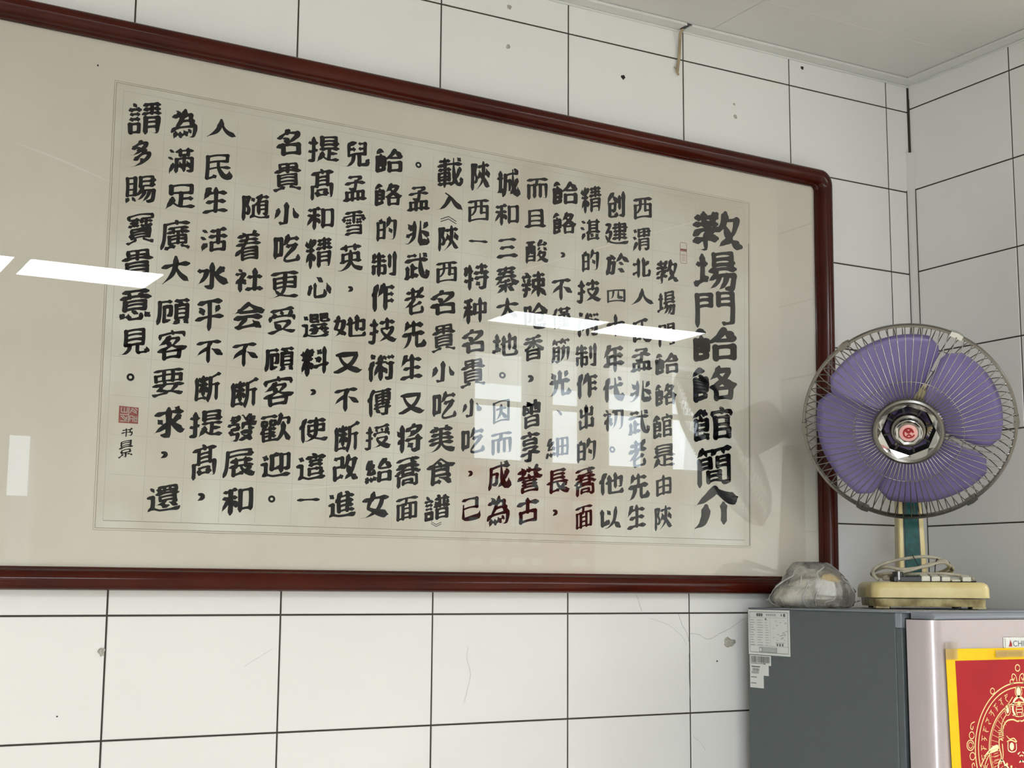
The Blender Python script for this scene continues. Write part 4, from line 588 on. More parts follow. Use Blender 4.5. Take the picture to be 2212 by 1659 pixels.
def glyph(ch, x0, x1, z1, z0, bold=1.0, q=None):
    """one brushed character filling the box: returns verts (x, z) and faces"""
    W, H = x1 - x0, z1 - z0; V = []; F = []
    def put(vs, fs):
        o = len(V); V.extend(vs); F.extend([tuple(i + o for i in f) for f in fs])
    cx, cz = (x0 + x1) / 2, (z0 + z1) / 2
    if ch == '。':
        n = 18
        for r in (1.0, 0.40):
            V.extend([Vector((cx + r * W / 2 * math.cos(2 * PI * k / n), cz + r * H / 2 * math.sin(2 * PI * k / n))) for k in range(n)])
        return V, [(k, (k + 1) % n, n + (k + 1) % n, n + k) for k in range(n)]
    if ch in '，、':
        P = [(0.25, 0.80), (0.62, 0.74), (0.72, 0.45), (0.10, 0.02)] if ch == '，' else [(0.08, 0.90), (0.45, 0.60), (0.75, 0.25)]
        w = [0.35, 0.62, 0.50, 0.06] if ch == '，' else [0.10, 0.45, 0.55]
        P = [Vector((x0 + a * W, z0 + c * H)) for a, c in P]; R, T = resample([Vector(p) for p in catmull([(p.x, p.y, 0) for p in P], 5)], 12)
        R = [Vector((p[0], p[1])) for p in R]; ws = [w[min(int(k / 11 * (len(w) - 1)), len(w) - 2)] + (w[min(int(k / 11 * (len(w) - 1)) + 1, len(w) - 1)] - w[min(int(k / 11 * (len(w) - 1)), len(w) - 2)]) * ((k / 11 * (len(w) - 1)) % 1 if k < 11 else 1) for k in range(12)]
        vs, fs = ribbon(R, [a * min(W, H) for a in ws]); put(vs, fs); return V, F
    if ch in '《》':
        for k in (0, 1):
            h0 = 0.30 if ch == '《' else 0.70; s = 1 if ch == '《' else -1; d = (0.28 if ch == '《' else -0.28) * (1 - k) * 1.0
            P = [Vector((x0, z0 + (h0 - 0.28 * s * 1.0 + (0.28 * s if k == 0 else 0)) * H)), Vector((cx, z0 + (h0 + 0.42 * s - 0.28 * s + (0.28 * s if k == 0 else 0)) * H)), Vector((x1, z0 + (h0 - 0.28 * s + (0.28 * s if k == 0 else 0)) * H))]
            for a in (0, 1):
                R, T = resample(P[a:a + 2], 4); vs, fs = ribbon(R, [0.09 * H] * 4); put(vs, fs)
        return V, F
    raw = STROKE[ch]; st = []; S_ = 0
    for s in raw:
        P = [Vector((s[i] / 63, s[i + 1] / 63)) for i in range(1, len(s), 2)]
        st.append((P, s[0] & 1, s[0] & 2)); S_ += sum((P[i] - P[i - 1]).length for i in range(1, len(P)))
    base = min(max(0.308 / math.sqrt(S_), 0.064), 0.165) * bold
    u = (W + H) / 2; lean = 0.25
    for P, f0, f1 in st:
        d = P[-1] - P[0]; L = sum((P[i] - P[i - 1]).length for i in range(1, len(P)))
        kind = 'H' if abs(d.y) < 0.38 * abs(d.x) else 'V' if abs(d.x) < 0.27 * abs(d.y) else 'P' if d.x < 0 else 'N'
        if L < 0.19 and kind != 'H': kind = 'D' if kind != 'P' else 'P'
        if L < 0.13 or (kind == 'H' and L < 0.22 and not (f0 and f1)): kind = 'S'
        if kind == 'N' and L < 0.42: kind = 'D'
        Q = [Vector((p.x, p.y + lean * (p.x - 0.5))) for p in P]
        if len(Q) == 2:
            n = Vector((-(Q[1] - Q[0]).y, (Q[1] - Q[0]).x)); bow = {'H': 0.05, 'P': -0.07, 'N': -0.06, 'V': 0.015}.get(kind, 0) * (1 if L > 0.25 else 0.4)
            Q = [Q[0], (Q[0] + Q[1]) / 2 + n * bow + Vector((q.uniform(-.008, .008), q.uniform(-.008, .008))), Q[1]]
        Q = [Vector((p.x * W, p.y * H)) for p in Q]
        C = [Vector((p.x, p.y)) for p in catmull([(p.x, p.y, 0) for p in Q], 5)]
        R, T = resample(C, 17); k0 = q.uniform(0.86, 1.14)
        vs, fs = ribbon(R, [max(base * u * k0 * brush(kind, k / 16, f0, f1), 0.0003) for k in range(17)]); put(vs, fs)
    ax, bx = min(v.x for v in V), max(v.x for v in V); az, bz = min(v.y for v in V), max(v.y for v in V)
    sx, sz = W / (bx - ax), H / (bz - az)
    if sz > 3 * sx or H < 0.25 * W: sz = min(sz, 1.6 * sx)
    if ch == '一': sx, sz = W / (bx - ax), min(sz, 1.0 * sx)
    return [Vector((cx + (v.x - (ax + bx) / 2) * sx, cz + (v.y - (az + bz) / 2) * sz)) for v in V], F
q = random.Random(11)
centers = []
for ci, col in enumerate(COLTEXT):
    b = mb(INK); xs = []
    for ch, bx in zip(col, BOXES[ci]):
        x0, x1, z1, z0 = [-v / 10000 for v in bx]
        if ch not in '。，、《》': xs.append((x0 + x1) / 2)
        vs, fs = glyph(ch, x0, x1, z1, z0, 0.96 if ci == 0 else 0.8 if ci == 19 else 1.0, q)
        b.add([pic(v.x, -0.01050, v.y) for v in vs], fs)
    centers.append(sum(xs) / len(xs))
    o = b.build('title_column' if ci == 0 else 'signature' if ci == 19 else 'text_column', PIC)
    if ci == 0: o['label'] = 'large bold title characters'
    if ci == 19: o['label'] = 'small cursive signature'
# faint ruled cells on the paper
b = mb(PENCIL)
cs = centers[1:19]
for i in range(len(cs) - 1):
    x = (cs[i] + cs[i + 1]) / 2; line(b, (x + 0.004, -0.318), (x - 0.006, -1.040), 0.0007, -0.01030)
line(b, (-0.6540, -0.325), (-0.6660, -1.040), 0.0007, -0.01030)
for k in range(1, 11):
    z = -0.306 - k * 0.0665; line(b, (-1.8790, z + 0.007), (-0.66, z - 0.004), 0.0006, -0.01028)
b.build('ruled_lines', PIC)
# two red seals
b = mb(SEALR); sx0, sx1, sz1, sz0 = -1.8652, -1.8322, -0.8486, -0.8773
b.add([pic(x, -0.01050, z) for x, z in ((sx0, sz1), (sx1, sz1 - 0.001), (sx1, sz0), (sx0, sz0))], [(0, 1, 2, 3)]); b.use(SEALP)
def sl(u0, v0, u1, v1, w=0.045): line(b, (sx0 + u0 * (sx1 - sx0), sz0 + v0 * (sz1 - sz0)), (sx0 + u1 * (sx1 - sx0), sz0 + v1 * (sz1 - sz0)), w * 0.03, -0.0106)
for a in ((.06, .5, .5, .5), (.5, .05, .5, .95), (.12, .62, .12, .92), (.42, .62, .42, .92), (.12, .64, .42, .64), (.27, .64, .27, .92), (.08, .12, .44, .12), (.1, .42, .32, .2), (.2, .44, .44, .22), (.3, .1, .44, .4), (.56, .62, .72, .92), (.62, .9, .9, .7), (.6, .78, .92, .6), (.82, .92, .94, .8), (.56, .12, .56, .44), (.56, .44, .74, .44), (.74, .44, .74, .1), (.56, .28, .74, .28), (.82, .1, .82, .44), (.92, .1, .92, .44), (.82, .3, .96, .3), (.8, .14, .96, .14)): sl(*a)
o = b.build('seal', PIC, label='square red signature seal')
b = mb(SEALR); x0, x1, z1, z0 = -0.6955, -0.6785, -0.4160, -0.4610
def seal_loop(za, zb):
    P = [Vector((x0 + (x1 - x0) * (0.5 + 0.5 * max(-1, min(1, 1.35 * math.cos(2 * PI * k / 20)))), (za + zb) / 2 + (zb - za) / 2 * max(-1, min(1, 1.25 * math.sin(2 * PI * k / 20))))) for k in range(20)]
    for k in range(20): line(b, P[k], P[(k + 1) % 20], 0.0010, -0.0105)
seal_loop(z0, z0 + 0.030); seal_loop(z0 + 0.026, z1)
for k in range(5): line(b, (x0 + 0.003, z0 + 0.005 + k * 0.0035), (x1 - 0.003, z0 + 0.0065 + k * 0.0035), 0.0008, -0.0105)
line(b, (x0 + 0.0005, z0 + 0.0295), (x1 - 0.0005, z0 + 0.0295), 0.0045, -0.0105)
b.build('seal', PIC, label='narrow pale red double seal')
# thin paler streaks across the mount and the paper
b = mb(STREAK)
for pts, wd in STREAKS:
    P = [Vector((p.x, p.y)) for p in catmull([(x, z, 0) for x, z in pts], 5)]; N = len(P)
    vs, fs = ribbon(P, [wd * (0.25 + 0.75 * math.sin(PI * k / (N - 1))) for k in range(N)]); b.add([pic(v.x, -0.01036, v.y) for v in vs], fs)
b.build('pale_streak', PIC)
# fly speck on the mount
b = mb(HOLE); x, z = -1.9285, -0.2625
b.add([pic(x + 0.0018 * math.cos(k * PI / 4), -0.0097, z + 0.0018 * math.sin(k * PI / 4)) for k in range(8)], [tuple(range(8))]); b.build('speck', PIC)

# ---------------------------------------------------------------- refrigerator
FX0, FX1, FT = -0.5635, -0.0600, -1.185
FR = thing('refrigerator', 'grey-sided refrigerator with a mauve door in the tiled corner', 'refrigerator', (FX0, -0.05, 0))
def fr(x, y, z): return (x - FX0, y + 0.05, z + Z0)          # from room coordinates
b = mb(GREYST); b.box(fr(FX0, -0.470, -2.65), fr(FX1, -0.050, FT - 0.0030)); b.build('cabinet', FR, bevel=0.003)
b = mb(GREYTOP); b.box(fr(FX0 + 0.0005, -0.500, FT - 0.0030), fr(FX1 - 0.0005, -0.052, FT)); b.loft([[fr(x, -0.470, FT - 0.030), fr(x, -0.486, FT - 0.030), fr(x, -0.486, FT - 0.0030), fr(x, -0.470, FT - 0.0030)] for x in (FX0 + 0.0003, FX1 - 0.0003)])
b.build('top_panel', FR, bevel=0.002)
b = mb(GREYST); b.box(fr(FX0 + 0.001, -0.486, -2.65), fr(FX1 - 0.001, -0.470, FT - 0.030)); b.build('front_flange', FR, bevel=0.002)
b = mb(GASKET); b.box(fr(FX0 + 0.010, -0.4975, -2.60), fr(FX1 - 0.010, -0.486, FT - 0.012)); b.build('door_gasket', FR)
def door(name, zt, zb):
    b = mb(DOORM); yb, yfr, r, n = -0.4975, -0.556, 0.030, 10; ring = [(FX1, yb), (FX0 + 0.001, yb), (FX0, yb - 0.012)]
    for k in range(n + 1): a = k / n * PI / 2; ring.append((FX0 + r * (1 - math.cos(a)) , yfr + r * (1 - math.sin(a)) * 1.15 - 0.0))
    for k in range(n + 1): a = k / n * PI / 2; ring.append((FX1 - r * (1 - math.sin(a)), yfr + r * (1 - math.cos(a)) * 1.15))
    b.loft([[fr(x, y, z) for x, y in ring] for z in (zb, zt)]); return b.build(name, FR, smooth=True, ang=35)
door('upper_door', FT - 0.0145, -1.665); door('lower_door', -1.675, -2.60)
b = mb(GREYTOP); b.loft([[fr(x, -0.4975, FT - 0.0140), fr(x, -0.553, FT - 0.0140), fr(x, -0.556, FT - 0.009), fr(x, -0.548, FT - 0.0025), fr(x, -0.510, FT - 0.001), fr(x, -0.4975, FT - 0.001)] for x in (FX0 + 0.012, FX1 - 0.002)]); b.build('door_cap', FR, bevel=0.0015)
b = mb(GASKET)
for x in (FX0 + 0.03, FX1 - 0.08):
    for y in (-0.10, -0.45): b.box(fr(x, y, -2.70), fr(x + 0.05, y + 0.05, -2.65))
b.build('feet', FR)
# name badge
def text_mesh(body, size):
    cu = bpy.data.curves.new('tmp', 'FONT'); cu.body = body; cu.size = size; cu.align_x = 'LEFT'
    o = bpy.data.objects.new('tmp', cu); COLL.objects.link(o); dg = bpy.context.evaluated_depsgraph_get()
    me = bpy.data.meshes.new_from_object(o.evaluated_get(dg)); vs = [v.co.copy() for v in me.vertices]; fs = [tuple(p.vertices) for p in me.polygons]
    bpy.data.objects.remove(o); bpy.data.curves.remove(cu); bpy.data.meshes.remove(me); return vs, fs
b = mb(CHROME); b.box(fr(-0.3815, -0.5575, -1.2550), fr(-0.2390, -0.5558, -1.2310)); BD = b.build('name_badge', FR, bevel=0.001, label='silver name badge')
b = mb(LABELW); b.box(fr(-0.3775, -0.5580, -1.2535), fr(-0.2430, -0.5573, -1.2325)); b.build('badge_plate', BD)
b = mb(REDE); b.add([fr(-0.3695 + x, -0.5583, -1.2480 + z) for x, z in ((0, 0), (0.009, 0), (0.0085, 0.006), (0.0045, 0.012), (0.003, 0.006))], [(0, 1, 2, 3, 4)]); b.build('badge_mark', BD)
vs, fs = text_mesh('CHIGO', 0.0150); b = mb(LABELK); b.add([fr(-0.3585 + v.x * 1.18, -0.5583, -1.2478 + v.y) for v in vs], fs); b.build('badge_lettering', BD)
# rating label and barcode stickers on the side
def side(y, z, o=0.0006): return fr(FX0 - o, y, z)
def sq(bb, y0, y1, z0, z1, o=0.0009): bb.add([side(y0, z0, o), side(y1, z0, o), side(y1, z1, o), side(y0, z1, o)], [(0, 1, 2, 3)])
def sticker(y0, y1, z0, z1, label, name='sticker'):
    b = mb(LABELW); b.add([side(y, z, o) for o in (0.0, 0.0007) for y, z in ((y0, z0), (y1, z0), (y1, z1), (y0, z1))], [(4, 5, 6, 7), (0, 1, 5, 4), (1, 2, 6, 5), (2, 3, 7, 6), (3, 0, 4, 7)])
    return b.build(name, FR, label=label)
q = random.Random(3)
s1 = sticker(-0.0545, -0.1830, -1.2800, -1.1890, 'white rating plate sticker printed with a table', 'rating_sticker')
b = mb(LABELK); Y0, Y1, T, Bt = -0.0590, -0.1785, -1.1935, -1.2755
for a in ((Y0, Y1, T - 0.0008, T), (Y0, Y1, Bt, Bt + 0.0008), (Y0, Y0 - 0.0008, Bt, T), (Y1 + 0.0008, Y1, Bt, T)): sq(b, *a)
for k in range(3): sq(b, -0.0810 - 0.0068 * k, -0.0868 - 0.0068 * k, -1.2025, -1.1965)
sq(b, -0.108, -0.112, -1.2095, -1.2060)
for k in range(3): sq(b, -0.143 - k * 0.008, -0.1475 - k * 0.008, -1.2605, -1.2560)
sq(b, -0.157, -0.160, -1.2015, -1.1970); b.add([side(-0.1675 + 0.0035 * math.cos(k * PI / 5), -1.1993 + 0.0035 * math.sin(k * PI / 5), 0.0009) for k in range(10)], [tuple(range(10))])
b.use(LABELG)
for k in range(5): sq(b, -0.1120 - 0.0062 * k, -0.1165 - 0.0062 * k, -1.2015, -1.1970)
sq(b, Y0, Y1, -1.2050, -1.2045); sq(b, -0.1235, -0.1240, -1.2620, -1.2050); sq(b, Y0, Y1, -1.2620, -1.2614)
for k in range(11):
    z = -1.2095 - k * 0.0050; sq(b, -0.0615, -0.0615 - q.uniform(0.008, 0.016), z - 0.0014, z); sq(b, -0.083, -0.083 - q.uniform(0.012, 0.019), z - 0.0012, z); sq(b, -0.108, -0.108 - q.uniform(0.006, 0.013), z - 0.0010, z)
for k in range(22):
    y = -q.uniform(0.130, 0.170); z = q.uniform(-1.2520, -1.2090); sq(b, y, y - q.uniform(0.003, 0.007), z - 0.0012, z)
sq(b, -0.140, -0.168, -1.2550, -1.2538); sq(b, -0.0880, -0.1440, -1.2640, -1.2750); b.use(LABELW)
for k in range(4): sq(b, -0.100, -0.141, -1.2658 - k * 0.0022, -1.2652 - k * 0.0022, 0.0011)
sq(b, -0.0900, -0.0960, -1.2665, -1.2725, 0.0011)
b.build('printed_table', s1)
def barcode(bb, y0, y1, z0, z1, n, seed):
    q = random.Random(seed); y = y0
    while y > y1:
        w = q.choice((0.0006, 0.0009, 0.0014)); sq(bb, y, max(y - w, y1), z0, z1); y -= w + q.choice((0.0006, 0.0008, 0.0013))
s2 = sticker(-0.0570, -0.1235, -1.3010, -1.2815, 'white sticker with a wide barcode'); b = mb(LABELK); barcode(b, -0.0600, -0.1200, -1.2960, -1.2830, 0, 1); sq(b, -0.0600, -0.105, -1.2982, -1.2972); sq(b, -0.1020, -0.1070, -1.2990, -1.2968); b.build('barcode', s2)
s3 = sticker(-0.0575, -0.1160, -1.3215, -1.3010, 'small white sticker with a short barcode'); b = mb(LABELK); barcode(b, -0.0660, -0.0870, -1.3135, -1.3075, 0, 2); sq(b, -0.0630, -0.0900, -1.3055, -1.3035)
for k in range(2): sq(b, -0.0620, -0.0860, -1.3178 + k * 0.0022, -1.3168 + k * 0.0022)
b.build('barcode', s3)
s4 = sticker(-0.0575, -0.1000, -1.3470, -1.3215, 'lowest small white sticker with two printed lines'); b = mb(LABELK); sq(b, -0.0600, -0.0790, -1.3265, -1.3250); sq(b, -0.0600, -0.0775, -1.3385, -1.3370); b.build('printed_lines', s4)

# ---------------------------------------------------------------- poster taped to the door
PO_Y = -0.5590
POS = thing('poster', 'red poster with yellow border and gold line drawing taped to the mauve door', 'poster', (-0.351, PO_Y, Z0 - 1.68), 0)
def po(x, z, o=0.0): return (x + 0.351, -o, z + 1.68)       # room x, height below joint
b = mb(POSY); b.add([po(x, z, o) for o in (0.0, 0.0008) for x, z in ((-0.5210, -1.670), (-0.1780, -1.670), (-0.1720, -1.2510), (-0.5320, -1.2495))], [(4, 5, 6, 7), (0, 1, 5, 4), (1, 2, 6, 5), (2, 3, 7, 6), (3, 0, 4, 7), (0, 3, 2, 1)]); b.build('border', POS)
b = mb(POSR); b.add([po(x, z, 0.0011) for x, z in ((-0.4985, -1.650), (-0.2000, -1.650), (-0.1945, -1.2715), (-0.5095, -1.2705))], [(0, 1, 2, 3)]); b.build('red_field', POS)
art = mb(GOLD); CX, CZ = -0.3515, -1.4300
def stroke(pts, w, m=None, mirror=True, smooth=True, closed=False, o=0.0014):
    art.use(m or GOLD)
    for s in ((1, -1) if mirror else (1,)):
        P = [(CX + s * (x - CX), z, 0) for x, z in pts]; P = catmull(P, 5, closed) if smooth else [Vector(p) for p in P]
        P = [Vector((p.x, p.y)) for p in P]
        if closed: P.append(P[0])
        n = len(P); ws = w if isinstance(w, (int, float)) else None
        W = [ws] * n if ws else [w[0] + (w[1] - w[0]) * k / (n - 1) for k in range(n)]
        vs, fs = ribbon(P, W); art.add([po(v.x, v.y, o) for v in vs], fs)
def fill(pts, m=None, mirror=True, o=0.0013, smooth=True):
    art.use(m or GOLDP)
    for s in ((1, -1) if mirror else (1,)):
        P = [(CX + s * (x - CX), z, 0) for x, z in pts]; P = catmull(P, 4, True) if smooth else [Vector(p) for p in P]
        if s == -1: P = P[::-1]
        art.add([po(p.x, p.y, o) for p in P], [tuple(range(len(P)))])
def arc(r, a0, a1, n=40, cx=CX, cz=CZ, sz=1.0): return [(cx + r * math.cos(math.radians(a0 + (a1 - a0) * k / n)), cz + sz * r * math.sin(math.radians(a0 + (a1 - a0) * k / n))) for k in range(n + 1)]
def ring(x, z, r, w, m=None, mirror=True): stroke([(x + r * math.cos(2 * PI * k / 14), z + r * math.sin(2 * PI * k / 14)) for k in range(14)], w, m, mirror, True, True)
for r, w in ((0.1170, 0.0022), (0.1090, 0.0020), (0.0820, 0.0022), (0.0785, 0.0009)): stroke(arc(r, -45, 225, 60), w, None, False)
for k in range(34):                                        # rays inside the halo
    a = math.radians(-30 + k * 240 / 33); c, s = math.cos(a), math.sin(a)
    if abs(math.degrees(a) - 90) > 34: stroke([(CX + 0.056 * c, CZ + 0.056 * s), (CX + 0.0765 * c, CZ + 0.0765 * s)], 0.0007, None, False, False)
q = random.Random(21)                                      # band of decorative script-like marks
for k in range(27):
    a = math.radians(-35 + k * 250 / 26)
    if abs(math.degrees(a) - 90) < 13: continue
    c, s = math.cos(a), math.sin(a); pt = lambda r, t: (CX + (0.0955 + r) * c - t * s, CZ + (0.0955 + r) * s + t * c)
    stroke([pt(0.0062, -0.0042), pt(0.0062, 0.0042)], 0.0013, None, False, False)
    stroke([pt(0.0062, q.uniform(-.002, .002)), pt(q.uniform(-.001, .003), q.uniform(-.004, .004)), pt(-0.0022, q.uniform(-.003, .003)), pt(-0.0065, q.uniform(-.003, .003))], 0.0013, None, False)
    stroke([pt(q.uniform(0, .004), -0.003), pt(q.uniform(-.004, .001), 0.0032)], 0.0011, None, False)
# finial and beads round the halo
ring(CX, CZ + 0.1435, 0.0058, 0.0019, None, False)
stroke([(CX - 0.0030, CZ + 0.120), (CX - 0.0060, CZ + 0.130), (CX - 0.0130, CZ + 0.1330), (CX - 0.0160, CZ + 0.1270), (CX - 0.0120, CZ + 0.1220), (CX - 0.0095, CZ + 0.1260)], 0.0018)
ring(CX - 0.0170, CZ + 0.1190, 0.0042, 0.0016)
for a, r in ((142, 0.0052), (160, 0.0)): 
    if r: ring(CX + 0.124 * math.cos(math.radians(123)), CZ + 0.124 * math.sin(math.radians(123)), r, 0.0017)
for z, r in ((0.012, 0.0072), (0.028, 0.0055)): pass
ring(CX - 0.1285, CZ + 0.0120, 0.0088, 0.0018); ring(CX - 0.1285, CZ + 0.0120, 0.0052, 0.0013)
for zz, rr in ((0.0290, 0.0060), (-0.0070, 0.0064)): ring(CX - 0.1245, CZ + zz, rr, 0.0016)
for s2, zz in ((1, 0.0440), (-1, -0.0240)): stroke([(CX - 0.1160, CZ + zz + 0.008 * s2), (CX - 0.1240, CZ + zz + 0.005 * s2), (CX - 0.1265, CZ + zz - 0.002 * s2), (CX - 0.1220, CZ + zz - 0.005 * s2), (CX - 0.1200, CZ + zz)], 0.0016)
# crown
fill([(CX + 0.006 * math.cos(k * PI / 4), CZ + 0.1010 + 0.0075 * math.sin(k * PI / 4)) for k in range(8)], GOLDP, False); ring(CX, CZ + 0.1010, 0.0090, 0.0016, None, False)
stroke([(CX, CZ + 0.0930), (CX - 0.0130, CZ + 0.0850), (CX - 0.0170, CZ + 0.0700), (CX - 0.0120, CZ + 0.0600)], 0.0044, GOLDP)
stroke([(CX - 0.0060, CZ + 0.0780), (CX - 0.0085, CZ + 0.0680), (CX - 0.0060, CZ + 0.0600)], 0.0018)
for k in range(3): stroke([(CX - 0.0075, CZ + 0.0640 + k * 0.0055), (CX + 0.0075, CZ + 0.0640 + k * 0.0055)], 0.0013, GOLDP, False)
fill([(CX, CZ + 0.0850), (CX - 0.0045, CZ + 0.0790), (CX, CZ + 0.0760), (CX + 0.0045, CZ + 0.0790)], GOLD, False)
stroke([(CX - 0.0180, CZ + 0.0600), (CX - 0.0060, CZ + 0.0570), (CX, CZ + 0.0565)], 0.0018)
fill([(CX - 0.0305 + 0.0035 * math.cos(k * PI / 4), CZ + 0.0690 + 0.0055 * math.sin(k * PI / 4)) for k in range(8)], GOLDP); stroke([(CX - 0.0305 + 0.0068 * math.cos(k * PI / 7), CZ + 0.0690 + 0.0090 * math.sin(k * PI / 7)) for k in range(14)], 0.0015, None, True, True, True)
stroke([(CX - 0.0160, CZ + 0.0920), (CX - 0.0260, CZ + 0.0820), (CX - 0.0300, CZ + 0.0780)], 0.0016); stroke([(CX - 0.0350, CZ + 0.0610), (CX - 0.0460, CZ + 0.0480), (CX - 0.0500, CZ + 0.0300)], 0.0018)
stroke([(CX - 0.0455, CZ + 0.0260), (CX - 0.0440, CZ + 0.0390), (CX - 0.0340, CZ + 0.0500), (CX - 0.0180, CZ + 0.0520), (CX - 0.0060, CZ + 0.0485), (CX, CZ + 0.0500)], 0.0026)
for k in range(5): stroke([(CX - 0.0560, CZ + 0.0340 - k * 0.0035), (CX - 0.0440, CZ + 0.0350 - k * 0.0035)], 0.0014)
# face: ear with a long lobe and ear-ring, brow, eye, nose and mouth
stroke([(CX - 0.0470, CZ + 0.0170), (CX - 0.0550, CZ + 0.0190), (CX - 0.0560, CZ + 0.0060), (CX - 0.0520, CZ - 0.0100), (CX - 0.0530, CZ - 0.0230)], 0.0026); stroke([(CX - 0.0480, CZ + 0.0100), (CX - 0.0470, CZ - 0.0080), (CX - 0.0500, CZ - 0.0200)], 0.0022)
stroke([(CX - 0.0520 + 0.0085 * math.cos(2 * PI * k / 14), CZ - 0.0300 + 0.0125 * math.sin(2 * PI * k / 14)) for k in range(14)], 0.0030, GOLDP, True, True, True)
fill([(CX - 0.0620, CZ - 0.0010), (CX - 0.0900, CZ - 0.0060), (CX - 0.1000, CZ - 0.0120), (CX - 0.0830, CZ + 0.0010), (CX - 0.0700, CZ + 0.0080), (CX - 0.0590, CZ + 0.0090)], GOLDP)
stroke([(CX - 0.0580, CZ + 0.0040), (CX - 0.0820, CZ - 0.0020), (CX - 0.1010, CZ - 0.0200), (CX - 0.1110, CZ - 0.0420)], 0.0024); stroke([(CX - 0.0840, CZ - 0.0080), (CX - 0.0950, CZ - 0.0260), (CX - 0.0960, CZ - 0.0480)], 0.0018)
stroke([(CX - 0.0360, CZ + 0.0240), (CX - 0.0280, CZ + 0.0180), (CX - 0.0180, CZ + 0.0190), (CX - 0.0110, CZ + 0.0130)], (0.0012, 0.0026)); stroke([(CX - 0.0350, CZ + 0.0140), (CX - 0.0250, CZ + 0.0160), (CX - 0.0130, CZ + 0.0120)], 0.0022)
fill([(CX - 0.0235 + 0.0055 * math.cos(k * PI / 5), CZ + 0.0050 + 0.0068 * math.sin(k * PI / 5)) for k in range(10)], GOLDP)
stroke([(CX - 0.0330, CZ + 0.0120), (CX - 0.0330, CZ - 0.0010), (CX - 0.0230, CZ - 0.0050), (CX - 0.0130, CZ - 0.0020), (CX - 0.0120, CZ + 0.0090)], 0.0018, GOLDP)
stroke([(CX - 0.0080, CZ - 0.0090), (CX - 0.0030, CZ - 0.0060)], (0.0030, 0.0012), GOLDP); stroke([(CX - 0.0040, CZ - 0.0130), (CX, CZ - 0.0115)], 0.0020, GOLDP); stroke([(CX - 0.0060, CZ - 0.0240), (CX, CZ - 0.0215)], (0.0016, 0.0040), GOLDP)
stroke([(CX - 0.0410, CZ - 0.0260), (CX - 0.0280, CZ - 0.0380), (CX - 0.0130, CZ - 0.0410), (CX, CZ - 0.0410)], 0.0028, GOLDP)
for k in range(3): fill([(CX - 0.0380 + k * 0.0110 + 0.0026 * math.cos(a * PI / 3), CZ - 0.0255 - k * 0.0050 + 0.0026 * math.sin(a * PI / 3)) for a in range(6)], GOLD)
stroke([(CX - 0.0150, CZ - 0.0430), (CX - 0.0120, CZ - 0.0600), (CX - 0.0400, CZ - 0.0850)], 0.0020); stroke([(CX - 0.0700, CZ - 0.0950), (CX - 0.0300, CZ - 0.1150), (CX, CZ - 0.1180)], 0.0024)
for k in range(8): stroke([(CX - 0.0700, CZ - 0.0060 - k * 0.0055), (CX - 0.0600, CZ - 0.0045 - k * 0.0055)], 0.0008, None, True, False)
art.build('gold_drawing', POS)
for k, (x0, x1, z0, z1) in enumerate(((-0.5345, -0.5040, -1.2680, -1.2380), (-0.4080, -0.3330, -1.2665, -1.2540), (-0.2000, -0.1700, -1.2680, -1.2380))):
    b = mb(TAPE); n = 9; q = random.Random(k)
    rows = [[po(x0 + (x1 - x0) * i / n, z, 0.0020 + q.uniform(0, 0.0012)) for i in range(n + 1)] for z in (z0, (z0 + z1) / 2, z1)]
    b.loft(rows, False, False, False); b.build('clear_tape', POS, smooth=True)

# ---------------------------------------------------------------- desk fan
FB = Vector((-0.2894, -0.27, Z0 + FT + 0.0006)); RZ = math.radians(-35)
FAN = thing('desk_fan', 'old desk fan with violet blades and yellowed base on the refrigerator', 'fan', FB, RZ)
def rrect(a, c, r, z, n=6):
    out = []
    for sx, sy, a0 in ((1, 1, 0), (-1, 1, 90), (-1, -1, 180), (1, -1, 270)):
        for k in range(n + 1): t = math.radians(a0 + 90 * k / n); out.append((sx * (a - r) + r * math.cos(t), sy * (c - r) + r * math.sin(t), z))
    return out
BA = thing_base = mb(CREAM)
BA.loft([rrect(0.1130, 0.1030, 0.016, 0.0215), rrect(0.1150, 0.1050, 0.018, 0.0225), rrect(0.1150, 0.1050, 0.020, 0.0400), rrect(0.1125, 0.1025, 0.020, 0.0480), rrect(0.1070, 0.0970, 0.020, 0.0525), rrect(0.1000, 0.0900, 0.018, 0.0535)])
BASE = BA.build('base', FAN, smooth=True, ang=50)
b = mb(CREAMD)
b.loft([rrect(0.1060, 0.0960, 0.012, 0.0050), rrect(0.1070, 0.0970, 0.013, 0.0065), rrect(0.1080, 0.0980, 0.014, 0.0205)])
b.build('base_skirt', FAN, smooth=True, ang=50)
b = mb(CREAMD)
for sx in (-1, 1): b.box((sx * 0.1060, -0.0945, 0.0012), (sx * 0.080, -0.060, 0.0055))
b.use(BLACK)
for sx in (-1, 1):
    for sy in (-1, 1): b.lathe([(0.0, 0.0), (0.010, 0.0), (0.010, 0.0048), (0.0, 0.0048)], 14, lambda r, a, t, sx=sx, sy=sy: (sx * 0.085 + r * math.cos(t), sy * 0.075 + r * math.sin(t), a))
b.build('feet', FAN)
